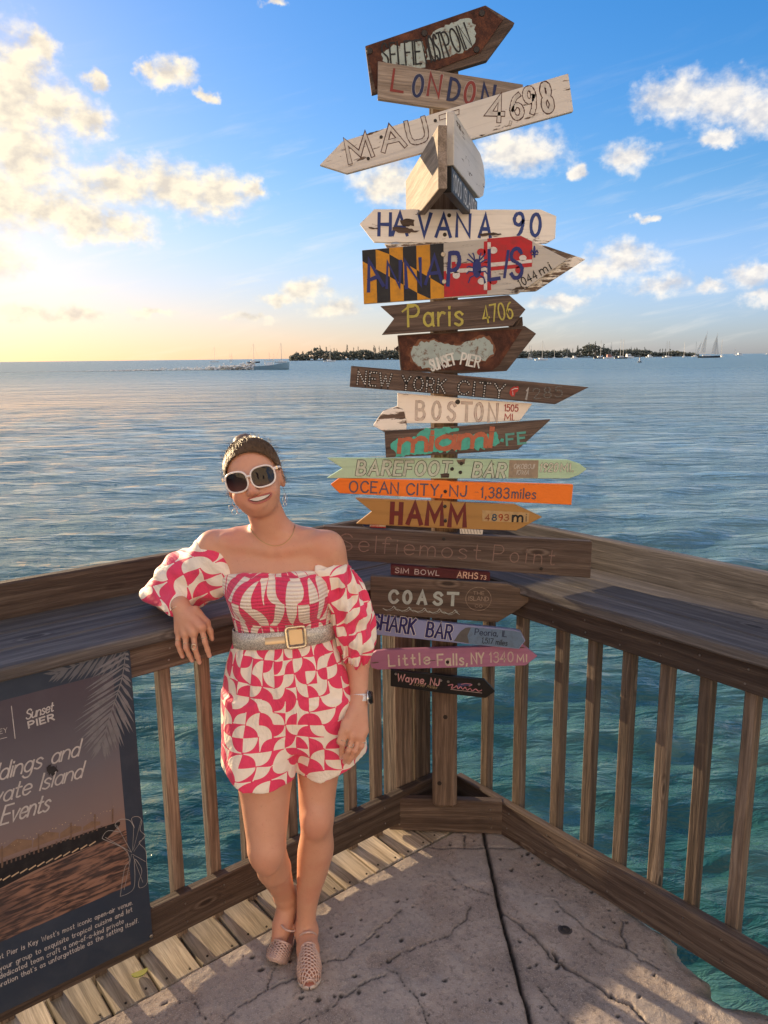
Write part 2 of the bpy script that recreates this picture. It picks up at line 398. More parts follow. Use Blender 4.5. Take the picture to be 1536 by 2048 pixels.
# schooner under sail
p = sea_pt(1406, 690); r = empty('schooner', Matrix.Translation(p) @ Matrix.Rotation(R(-12), 4, 'Z'))
tag(r, 'schooner under way with tall pale raised sails', 'schooner')
hull_mb(19, 4.5, 1.4).build('hull', m_navy, r)
c = MB(); c.box((-2, 0, 2.0), 7, 2.4, .9); c.build('deckhouse', m_white, r)
for q, hgt in ((-3.6, 23.0), (5.0, 21.5)):
    m = MB(); m.tube([(q, 0, 1.4), (q + .9, 0, hgt)], [.2, .1], 6); m.build('mast', m_mast, r)
for (x0, z0, x1, z1, x2, z2, bul) in ((-3.9, 3.2, -3.1, 20.5, -7.4, 3.4, .8), (4.9, 3.2, 5.7, 19.5, 1.8, 3.4, .7), (8.0, 2.6, 5.9, 17, 5.6, 3.0, .5), (-9.2, 3, -6.2, 15, -11, 3.2, .4)):
    a, b, c3 = Vector((x0, .1, z0)), Vector((x1, .1, z1)), Vector((x2, .1, z2)); v = []; f = []; N = 8
    for i in range(N + 1):
        for k in range(5):
            u, w = i / N, k / 4
            e = a.lerp(b, u); l = c3.lerp(b, u)
            pnt = e.lerp(l, w); pnt.y += bul * math.sin(math.pi * w) * (1 - u); pnt.x -= .6 * math.sin(math.pi * u) * w
            v.append(pnt)
    for i in range(N):
        for k in range(4): f.append((i * 5 + k, i * 5 + k + 1, i * 5 + 6 + k, i * 5 + 5 + k))
    meshobj('sail', v, f, m_sail, r, True)
# small motor boats along the island
def motorboat(px, D, L, head, label, cm):
    p = sea_pt(px, D); r = empty('motorboat', Matrix.Translation(p) @ Matrix.Rotation(R(head), 4, 'Z')); tag(r, label, 'motorboat', 'motor boats by the island')
    hull_mb(L, L * .32, L * .12).build('hull', m_white, r)
    c = MB(); c.box((0, 0, L * .2), L * .4, L * .24, L * .16); c.box((-.05 * L, 0, L * .32), L * .3, L * .2, L * .05); c.build('cabin', cm, r)
    w = MB(); w.box((L * .02, 0, L * .22), L * .41, L * .245, L * .05); w.build('window_band', m_glassd, r)
motorboat(1211, 740, 11, 5, 'motor boat with a faded red cabin among the dark sailboats', m_pinkb)
motorboat(1249, 780, 12, 12, 'white cabin cruiser right of the dark sailboats', m_white)
motorboat(1143, 800, 8, 25, 'small low white motor boat before the bare island middle', m_white)
motorboat(1290, 900, 9, 15, 'low white motor boat before the island, right of the buoy', m_white)
motorboat(1465, 1500, 14, 8, 'distant motor boat on the open horizon right of the schooner', m_white)
# channel buoy
p = sea_pt(1271, 330); r = empty('buoy', p); tag(r, 'dark channel buoy with a small top mark in mid water', 'buoy')
mb = MB(); mb.tube([(0, 0, -.3), (0, 0, .35), (0, 0, .5)], [.85, .85, .3], 10); mb.build('float', m_navy, r)
mb = MB()
for q in range(3): mb.tube([(.5 * math.cos(q * 2.1), .5 * math.sin(q * 2.1), .4), (.12 * math.cos(q * 2.1), .12 * math.sin(q * 2.1), 2.1)], .06, 5)
mb.build('frame', m_navy, r); mb = MB(); mb.tube([(0, 0, 2.0), (0, 0, 2.3), (0, 0, 2.9)], [.2, .4, .05], 8); mb.build('top_mark', m_navy, r)

# speedboat with its wake
D0 = 236; p = sea_pt(552, D0); r = empty('speedboat', Matrix.Translation(p) @ Matrix.Rotation(R(3), 4, 'Z') @ Matrix.Rotation(R(-3.5), 4, 'Y'))
tag(r, 'pale blue open speedboat running fast, trailing white spray', 'speedboat')
m_bluehull = mat('pale blue hull', color=(.22, .33, .40), rough=.35)
L = 10.8; mb = hull_mb(L, 3.2, 1.3, .45); mb.build('hull', m_bluehull, r)
mb = MB(); mb.box((-.6, 0, 1.7), 1.6, 1.2, 1.0); mb.build('console', m_white, r)
mb = MB(); mb.box((-.7, 0, 3.0), 2.8, 2.0, .1); mb.build('hard_top', m_white, r)
for x in (-1.9, .5):
    for y in (-.85, .85):
        mb = MB(); mb.tube([(x, y, 1.2), (x, y, 3.0)], .05, 5); mb.build('top_post', m_mast, r)
for y in (-.8, 0, .8):
    mb = MB(); mb.tube([(-5.6, y, -.1), (-5.6, y, 1.3), (-5.4, y, 1.8)], [.16, .24, .2], 6); mb.build('outboard_motor', m_white, r)
mb = MB(); mb.tube([(1.5, -1.3, 1.4), (3.7, -1.0, 2.0), (5.0, 0, 2.25), (3.7, 1.0, 2.0), (1.5, 1.3, 1.4)], .035, 4); mb.build('bow_rail', m_mast, r)
def _foam(t, b):
    n = t.noise(t.coord('Object'), .8, 5, .7)
    return {'Base Color': (.80, .78, .74), 'Alpha': t.ramp(n, .38, .55)}
m_foam = mat('foam', _foam, rough=.8)
mb = MB()
for i in range(1500):
    u = g.random() ** 2.6; x = -5.5 - u * 88; sp = (1 - u) ** 3; wid = .8 + u * 2.2
    q = p + Vector((x, g.normal(0, wid * .5), .04 + abs(g.normal(0, .75 * sp + .05))))
    clump(mb, q, (.22 + .55 * sp * g.random()) * (1.5 if u > .3 else 1), .05 + .22 * sp, g)
o = mb.build('wake', m_foam); tag(o, kind='stuff')

# ------------------------------------------------------------------ pier corner: a frame with s along the left rail, t along the right rail
CA = R(39); CC = Vector((.264, 3.032, 0))
DL = Vector((-math.cos(CA), -math.sin(CA), 0)); DR = Vector((math.sin(CA), -math.cos(CA), 0)); UP = Vector((0, 0, 1))
def P(s, t, z=0.0): return CC + DL * s + DR * t + UP * z
def ST(p): q = p - CC; return q.dot(DL), q.dot(DR)
STM = Matrix((DR, DL, UP)).transposed().to_4x4()      # right-handed: x = t, y = s
STM.translation = CC

def wood(name, dark, mid, light, bumpk=0.5, scale=1.0, rough=0.75, wear=None, paint=None, paint_cov=0.5):
    def bld(t, b):
        p = t.coord('Object'); r = t.rnd()
        off = t.xyz(t.math('MULTIPLY', r, 31.0), t.math('MULTIPLY', r, 17.0), t.math('MULTIPLY', r, 7.0))
        p0 = t.vec('ADD', p, off)
        w = t.vec('SUBTRACT', t.noise(t.vec('MULTIPLY', p0, (2.2, 9.0, 9.0)), 1.0, 3.0, .55, out=1), (.5, .5, .5))
        q = t.vec('MULTIPLY_ADD', w, (0.0, 0.035, 0.035), p0)
        qs = t.vec('MULTIPLY', q, (1.3 * scale, 46 * scale, 46 * scale))
        g1 = t.noise(qs, 1.0, 6.0, .62)
        g2 = t.noise(t.vec('MULTIPLY', q, (5.0, 190.0, 190.0)), 1.0, 3.0, .6)
        blot = t.noise(p0, 4.5, 4.0, .6)
        vor = t.new('ShaderNodeTexVoronoi'); t.put(vor.inputs['Vector'], t.vec('MULTIPLY', p0, (2.6, 7.5, 7.5))); vor.inputs['Scale'].default_value = 1.0
        knot = t.ramp(vor.outputs['Distance'], .22, .05)
        ring = t.math('SINE', t.math('MULTIPLY', vor.outputs['Distance'], 75.0))
        g1k = t.math('MULTIPLY_ADD', t.math('MULTIPLY', ring, knot), .18, g1)
        c = t.cramp(g1k, [(.28, dark), (.5, mid), (.72, light)])
        c = t.mix(t.math('MULTIPLY', t.ramp(g2, .36, .62, 1, 0), .45), c, dark)
        c = t.mix(t.math('MULTIPLY', t.ramp(blot, .5, .75), .5), c, tuple(x * .55 for x in mid))
        c = t.mix(t.math('MULTIPLY', t.ramp(vor.outputs['Distance'], .09, .03), .75), c, tuple(x * .4 for x in dark))
        h = t.math('ADD', t.math('MULTIPLY', g1, 1.0), t.math('MULTIPLY', g2, .5))
        out = {'Roughness': rough}
        if paint:
            chip = t.noise(t.vec('MULTIPLY', q, (9.0, 60.0, 60.0)), 1.0, 5.0, .65)
            edge = t.noise(p0, 7.0, 5.0, .65)
            chipv = t.math('ADD', t.math('MULTIPLY', chip, .6), t.math('MULTIPLY', edge, .4))
            th = .64 - .3 * (1 - paint_cov)
            pm = t.ramp(chipv, th + .02, th - .02)
            grime = t.noise(p0, 3.0, 5.0, .6)
            pc = t.mix(t.math('MULTIPLY', t.ramp(grime, .45, .8), .4), paint, tuple(x * .6 for x in paint))
            pc = t.mix(t.math('MULTIPLY', t.ramp(g1, .34, .5, 1, 0), .35), pc, tuple(x * .62 for x in paint))
            c = t.mix(pm, c, pc); h = t.math('ADD', t.math('MULTIPLY', h, .4), t.math('MULTIPLY', pm, .35))
            out['Roughness'] = t.mix(pm, (rough,) * 3, (.5,) * 3)
        tone = t.math('MULTIPLY_ADD', t.math('FRACT', t.math('MULTIPLY', r, 13.7)), .7, .68)
        c = t.mix(1.0, c, t.xyz(tone, tone, tone), 'MULTIPLY')
        out['Base Color'] = c; out['Normal'] = t.bump(h, bumpk, .006)
        return out
    return mat(name, bld, spec=.3)
w_rail = wood('rail timber', (.030, .019, .015), (.088, .061, .048), (.165, .125, .10), .6)
w_grey = wood('weathered counter timber', (.042, .036, .035), (.092, .082, .079), (.170, .153, .143), .5)
w_bal = wood('baluster timber', (.046, .033, .026), (.160, .116, .088), (.29, .225, .175), .6, 1.3)
w_deck = wood('deck plank timber', (.13, .10, .07), (.45, .37, .275), (.62, .53, .405), .55, .8)
w_post = wood('post timber', (.045, .030, .024), (.165, .115, .085), (.26, .19, .145), .55, .9)
w_sign = wood('sign timber', (.030, .020, .016), (.105, .072, .056), (.18, .13, .10), .55)
m_screw = mat('screw steel', color=(.30, .28, .26), rough=.4, metal=1)
m_nail = mat('nail head', color=(.05, .04, .035), rough=.5, metal=.7)

def board(name, p0, p1, up, width, thick, m, parent, bev=.004, ext=0.0):
    """a plank: p0-p1 is its centre line, width is measured along up, thickness across"""
    X = (p1 - p0); L = X.length; X.normalize(); Z = (up - X * up.dot(X)).normalized(); Y = Z.cross(X)
    mw = Matrix((X, Y, Z)).transposed().to_4x4(); mw.translation = (p0 + p1) / 2
    bm = bmesh.new(); bmesh.ops.create_cube(bm, size=1.0)
    for v in bm.verts: v.co = Vector((v.co.x * L, v.co.y * thick, v.co.z * width))
    bmesh.ops.bevel(bm, geom=bm.edges[:], offset=bev, segments=1, affect='EDGES')
    o = bmobj(name, bm, m, None); o.matrix_world = mw
    COLP.append((o, parent)); o.parent = parent
    if parent is not None: o.matrix_parent_inverse = parent.matrix_world.inverted() if parent.matrix_world != Matrix() else Matrix()
    return o
COLP = []

# --- left railing
lr = empty('railing', P(1.0, 0)); bpy.context.view_layer.update()
tag(lr, 'left wooden railing with broad counter, carrying the event banner', 'railing')
LE = 3.1; LJ = .33
board('toe_board', P(.0, .011, .1075), P(LE, .011, .1075), UP, .135, .038, w_rail, lr)
board('apron', P(-.02, .011, 1.0125), P(LE, .011, 1.0125), UP, .095, .038, w_rail, lr)
for k, (t0, t1) in enumerate(((.052, -.092), (-.096, -.238), (-.242, -.378))):
    board('counter_plank', P(-.40, (t0 + t1) / 2, 1.081), P(LE, (t0 + t1) / 2, 1.081), DR, t0 - t1, .038, w_grey, lr, .006)
board('back_board', P(-.44, -.40, 1.118), P(LE, -.40, 1.118), UP, .195, .040, w_rail, lr, .006)
LB = [1.225 + .137 * k for k in range(1, 9)] + [1.225, 1.09, .955, .775, .64, .50, .372]
for s in LB:
    board('baluster', P(s, -.031, -.22), P(s, -.031, 1.0), DL, .040, .040, w_bal, lr)
for s in (.235, .135):
    board('corner_post', P(s, -.055, -.3), P(s, -.055, 1.06), DL, .088, .09, w_bal, lr)
board('rim_joist', P(-.1, -.075, -.14), P(LE, -.075, -.14), UP, .2, .04, w_rail, lr)
for s in (1.9, 2.9): board('counter_bracket', P(s, -.06, 1.03), P(s, -.38, 1.03), UP, .055, .04, w_rail, lr)
# --- right railing
rr = empty('railing', P(0, 1.0)); bpy.context.view_layer.update()
tag(rr, 'right wooden railing of square balusters with a shaded counter', 'railing')
board('toe_board', P(-.019, .04, .076), P(-.019, LE, .074), UP, .145, .038, w_rail, rr)
board('apron', P(-.019, .055, .995), P(-.019, LE, .985), UP, .10, .038, w_rail, rr)
for (s0, s1) in ((.024, -.108), (-.112, -.240), (-.244, -.368)):
    board('counter_plank', P((s0 + s1) / 2, .055, 1.058), P((s0 + s1) / 2, LE, 1.054), DL, s0 - s1, .038, w_grey, rr, .006)
board('back_board', P(-.39, -.378, 1.105), P(-.39, LE, 1.100), UP, .19, .040, w_grey, rr, .006)
for tt in [.17, .345, .535, .675, .815, .955, 1.09, 1.23, 1.367, 1.505, 1.64, 1.78, 1.92, 2.06]:
    board('baluster', P(-.060, tt, .03 if tt > .6 else -.2), P(-.060, tt, 1.0), DR, .040, .040, w_bal, rr)
board('rim_joist', P(-.105, -.1, -.16), P(-.105, .55, -.16), UP, .2, .04, w_rail, rr)
for tt in (1.45, 2.6): board('counter_bracket', P(-.08, tt, 1.01), P(-.36, tt, 1.01), UP, .05, .04, w_rail, rr)
# corner board closing the two toe boards
D45 = (P(0, .313) - P(.327, 0)).normalized()
nrm45 = Vector((D45.y, -D45.x, 0))
if nrm45.y > 0: nrm45 = -nrm45
cb = board('corner_board', P(.327, 0, .078) - nrm45 * .018 - D45 * .003, P(0, .313, .078) - nrm45 * .018 + D45 * .003, UP, .144, .036, w_rail, None)
tag(cb, 'short dark board closing the rail corner under the signpost', 'kick board')

nb = MB()
for s in LB[8:]:
    for z in (.075, .145, .995, 1.03):
        c = P(s + random.uniform(-.006, .006), .0302, z + random.uniform(-.006, .006)); nb.tube([c, c + DR * .0016], [.0036, .003], 6)
for tt in [.345, .535, .675, .815, .955, 1.09, 1.23, 1.367]:
    for z in (.045, .115, .965, 1.01):
        c = P(.0002, tt + random.uniform(-.006, .006), z + random.uniform(-.006, .006)); nb.tube([c, c + DL * .0016], [.0036, .003], 6)
for u in (.04, .41):
    for z in (.035, .075, .115):
        c = P(.327, 0, z) + D45 * (u + random.uniform(-.004, .004)); nb.tube([c + nrm45 * .0, c + nrm45 * .0018], [.0042, .0036], 7)
o = nb.build('nail_head', m_screw, lr); o.matrix_parent_inverse = lr.matrix_world.inverted(); o['kind'] = 'stuff'

# --- deck planks under the left rail
bw = empty('boardwalk', P(1.0, .08)); tag(bw, kind='structure'); bpy.context.view_layer.update()
PIT = .1425; s = .10
while s < 3.0:
    t1 = .158 + random.uniform(-.004, .003)
    o = board('plank', P(s + .0685, -.052, -.022 + random.uniform(-.002, .001)), P(s + .0685, t1, -.022 + random.uniform(-.002, .001)), DL, .134, .036, w_deck, bw, .004)
    s += PIT
nb = MB(); s = .10
while s < 2.4:
    for q in (.03, .105):
        c = P(s + q + random.uniform(-.006, .006), .137 + random.uniform(-.008, .008), -.0035)
        nb.tube([c, c + UP * .0025], [.0042, .0035], 7)
    s += PIT
o = nb.build('nail_head', m_nail); o.parent = bw; o.matrix_parent_inverse = bw.matrix_world.inverted(); o['kind'] = 'stuff'
board('deck_joist', P(.1, .10, -.09), P(3.0, .10, -.09), UP, .09, .04, w_rail, bw)

# --- concrete slabs as relief: joints, cracks, pits and the broken edge are shaped, not painted
def pl(pts): return [ST(at_z(x, y, 0.0)) for x, y in pts]
JOINT = pl([(962, 1640), (975, 1700), (985, 1748), (1003, 1830), (1030, 1932), (1062, 2050), (1120, 2230)])
CR = [(pl([(855, 1696), (890, 1694), (925, 1694), (968, 1696), (1005, 1694), (1044, 1697)]), .0045, .02),
      (pl([(926, 1668), (929, 1683), (932, 1694)]), .004, .02),
      (pl([(998, 1812), (1010, 1825), (1040, 1848), (1066, 1876), (1082, 1896), (1102, 1920), (1150, 1944), (1195, 1972), (1250, 2004), (1292, 2042), (1320, 2080)]), .0060, .03),
      (pl([(1104, 1905), (1112, 1922), (1128, 1934)]), .012, .03),
      (pl([(1106, 1800), (1125, 1822), (1168, 1855), (1205, 1878), (1250, 1891), (1276, 1914), (1316, 1940)]), .0032, .015),
      (pl([(1252, 1842), (1245, 1862), (1250, 1891)]), .0042, .02),
      (pl([(897, 1745), (925, 1766), (955, 1780), (984, 1790)]), .0022, .01),
      (pl([(760, 1925), (800, 1905), (850, 1885), (900, 1868), (928, 1842), (938, 1815)]), .0024, .012),
      (pl([(860, 2048), (830, 1990), (800, 1950), (770, 1940)]), .0018, .008),
      (pl([(440, 2048), (470, 2020), (540, 1975), (590, 1955), (640, 1930), (690, 1915), (735, 1885), (768, 1850), (800, 1825)]), .0026, .012),
      (pl([(380, 1995), (395, 2020), (412, 2048)]), .0022, .01),
      (pl([(600, 2048), (650, 2020), (675, 1995), (720, 1975), (768, 1950)]), .0028, .012),
      (pl([(549, 1925), (545, 1945), (540, 1975)]), .002, .01),
      (pl([(1080, 1975), (1100, 2000), (1130, 2030), (1150, 2050)]), .0016, .008),
      (pl([(1184, 1885), (1195, 1895), (1206, 1905)]), .0022, .01)]
EDGE = [(-.03, .30), (-.035, .6), (-.045, .80)] + [(a - .048, b) for a, b in pl([(1290, 1862), (1322, 1878), (1336, 1908), (1342, 1922), (1362, 1942), (1392, 1966), (1396, 1984), (1404, 2000), (1432, 2016), (1470, 2026), (1540, 2038), (1600, 2060)])] + [(.11, 1.62)]
def concrete():
    h = .005; ss = np.arange(-.06, 1.76, h); tt = np.arange(.172, 1.62, h)
    Sg, Tg = np.meshgrid(ss, tt, indexing='ij')
    g = np.random.default_rng(5)
    def vnoise(scale, seed, oct=1):
        out = np.zeros_like(Sg); a = 1.0
        for o in range(oct):
            gg = np.random.default_rng(seed + o); n = 128; G = gg.random((n, n))
            x = (Sg + 3) * scale * 2 ** o; y = (Tg + 3) * scale * 2 ** o
            xi = np.floor(x).astype(int); yi = np.floor(y).astype(int); fx = x - xi; fy = y - yi
            fx = fx * fx * (3 - 2 * fx); fy = fy * fy * (3 - 2 * fy)
            a00 = G[xi % n, yi % n]; a10 = G[(xi + 1) % n, yi % n]; a01 = G[xi % n, (yi + 1) % n]; a11 = G[(xi + 1) % n, (yi + 1) % n]
            out += a * ((a00 * (1 - fx) + a10 * fx) * (1 - fy) + (a01 * (1 - fx) + a11 * fx) * fy - .5); a *= .55
        return out
    wx = vnoise(14, 100, 4) * .022; wy = vnoise(14, 200, 4) * .022
    def dist(poly, warp=1.0):
        d = np.full_like(Sg, 9.0); x = Sg + wx * warp; y = Tg + wy * warp
        for (a, b) in zip(poly[:-1], poly[1:]):
            ax, ay = a; bx, by = b; L2 = (bx - ax) ** 2 + (by - ay) ** 2 + 1e-12
            u = np.clip(((x - ax) * (bx - ax) + (y - ay) * (by - ay)) / L2, 0, 1)
            d = np.minimum(d, np.hypot(x - ax - u * (bx - ax), y - ay - u * (by - ay)))
        return d
    z = vnoise(3, 300, 4) * .006 + vnoise(60, 400, 2) * .0016
    dirt = np.zeros_like(Sg)
    for (poly, w, dep) in CR:
        w = max(w * .48, .0014)
        d = dist(poly); g_ = np.clip(1 - d / (w * 1.6), 0, 1)
        z -= dep * g_; dirt = np.maximum(dirt, g_ ** .6); dirt = np.maximum(dirt, .35 * np.clip(1 - d / .022, 0, 1) * np.clip(vnoise(20, 900, 2) + .6, 0, 1))
    d = dist(JOINT, .25); g_ = np.clip(1 - d / .0085, 0, 1); z -= .03 * g_; dirt = np.maximum(dirt, g_ ** .5); dirt = np.maximum(dirt, .3 * np.clip(1 - d / .03, 0, 1))
    for i in range(150):                                        # pits
        cs, ct = g.uniform(0, 1.6), g.uniform(.2, 1.5); r = g.uniform(.004, .013); el = g.uniform(.5, 1)
        m = np.clip(1 - np.hypot((Sg - cs + wx * .6) / r, (Tg - ct + wy * .6) / (r * el)), 0, 1)
        z -= .008 * m; dirt = np.maximum(dirt, np.clip(m * 2.2, 0, .9))
    # thin spalled layer near the corner
    spall = np.clip((vnoise(5, 700, 3) - .05) * 9, 0, 1); z += spall * .0022
    # broken outer edge: signed distance to EDGE (slab lies on the +s side)
    de = dist(EDGE, 1.0); e = np.array(EDGE); es = np.interp(Tg + wy, e[:, 1], e[:, 0])
    inside = (Sg + wx) > es
    sd = np.where(inside, de, -de)
    z = np.where(Tg > .86, z - np.clip(.05 - sd, 0, 1) ** 1.4 * 1.6 * np.clip((Tg - .86) / .1, 0, 1), z)
    green = np.clip(1 - de / .05, 0, 1) * np.clip(vnoise(25, 800, 3) + .6, 0, 1)
    z = np.where(sd < -.012, -.22, z)
    keep = sd > -.03
    js = np.interp(Tg, [p[1] for p in JOINT], [p[0] for p in JOINT])
    sideL = Sg > js
    nS, nT = Sg.shape; idx = np.arange(nS * nT).reshape(nS, nT)
    q = np.stack([idx[:-1, :-1], idx[:-1, 1:], idx[1:, 1:], idx[1:, :-1]], -1)
    kq = keep[:-1, :-1] & keep[1:, 1:] & keep[:-1, 1:] & keep[1:, :-1]
    lq = sideL[:-1, :-1]
    V = np.stack([Tg, Sg, z], -1).reshape(-1, 3)
    Cc = np.stack([dirt, green, spall, np.ones_like(dirt)], -1).reshape(-1, 4)
    def _c(t, b):
        a = t.new('ShaderNodeAttribute', attribute_name='pcol'); rr_ = t.sep(a.outputs['Color'])
        p = t.coord('Object'); n1 = t.noise(p, 5.0, 6.0, .65); n2 = t.noise(p, 55.0, 5.0, .7); n3 = t.noise(p, 260.0, 2.0, .6); n4 = t.noise(p, 16.0, 5.0, .7)
        c = t.mix(t.ramp(n1, .35, .68), (.31, .25, .215), (.45, .375, .325))
        n5 = t.noise(t.vec('MULTIPLY', p, (1.0, 1.5, 1.0)), 2.3, 5.0, .68)
        c = t.mix(t.math('MULTIPLY', t.ramp(n5, .50, .66), .42), c, (.17, .145, .135))
        c = t.mix(t.math('MULTIPLY', t.ramp(n2, .50, .66), .62), c, (.12, .10, .095))
        c = t.mix(t.math('MULTIPLY', t.ramp(n4, .56, .72), .5), c, (.17, .145, .135))
        c = t.mix(t.math('MULTIPLY', t.ramp(n3, .54, .66), .6), c, (.52, .47, .43))
        c = t.mix(t.math('MULTIPLY', rr_[2], .25), c, (.42, .40, .39))
        c = t.mix(t.math('MULTIPLY', rr_[1], .6), c, (.085, .105, .06))
        c = t.mix(rr_[0], c, (.030, .026, .022))
        hh = t.math('ADD', t.math('MULTIPLY', n2, .6), t.math('MULTIPLY', n3, .35))
        return {'Base Color': c, 'Normal': t.bump(hh, 1.0, .006), 'Roughness': .88}
    m = mat('worn concrete', _c, spec=.25)
    for side in (True, False):
        qq = q[kq & (lq == side)].reshape(-1, 4)
        used = np.unique(qq); mp = np.full(nS * nT, -1); mp[used] = np.arange(len(used))
        o = meshobj('concrete_slab', V[used].tolist(), mp[qq].tolist(), m, None, True, STM)
        setmesh_color(o.data, Cc[used]); tag(o, kind='structure')
    mb = MB()
    for (t0, t1, s0, s1) in ((.172, 20.0, 1.76, 20.0), (1.62, 20.0, .17, 1.7595)):
        mb.box(((t0 + t1) / 2, (s0 + s1) / 2, -.10), t1 - t0, s1 - s0, .2)
    o = mb.build('pier_floor', m, None, False, STM); setmesh_color(o.data, np.tile([0, 0, 0, 1], (len(o.data.vertices), 1))); tag(o, kind='structure')
    return m
m_conc = concrete()
# slab sides facing the planks and the water, below the relief
mb = MB(); mb.box((.90, .95, -.165), 1.44, 1.60, .15); o = mb.build('slab_base', m_conc, None, False, STM); setmesh_color(o.data, np.tile([.2, .4, 0, 1], (8, 1))); tag(o, kind='structure')
# floor bolt and lime wedge
c = at_z(1130, 1860, .0); r = empty('floor_bolt', c); tag(r, 'round rusty bolt head let into the cracked concrete', 'bolt')
mb = MB(); mb.tube([c * 0, UP * .004, UP * .007], [.017, .017, .011], 20); mb.tube([UP * .007, UP * .010], [.008, .006], 6); mb.build('bolt_head', mat('rusty bolt', color=(.055, .048, .045), rough=.55, metal=.6), r)
mb = MB(); mb.tube([UP * -.004, UP * .0025], [.026, .024], 24); mb.build('washer', mat('washer', color=(.12, .10, .09), rough=.6, metal=.5), r)
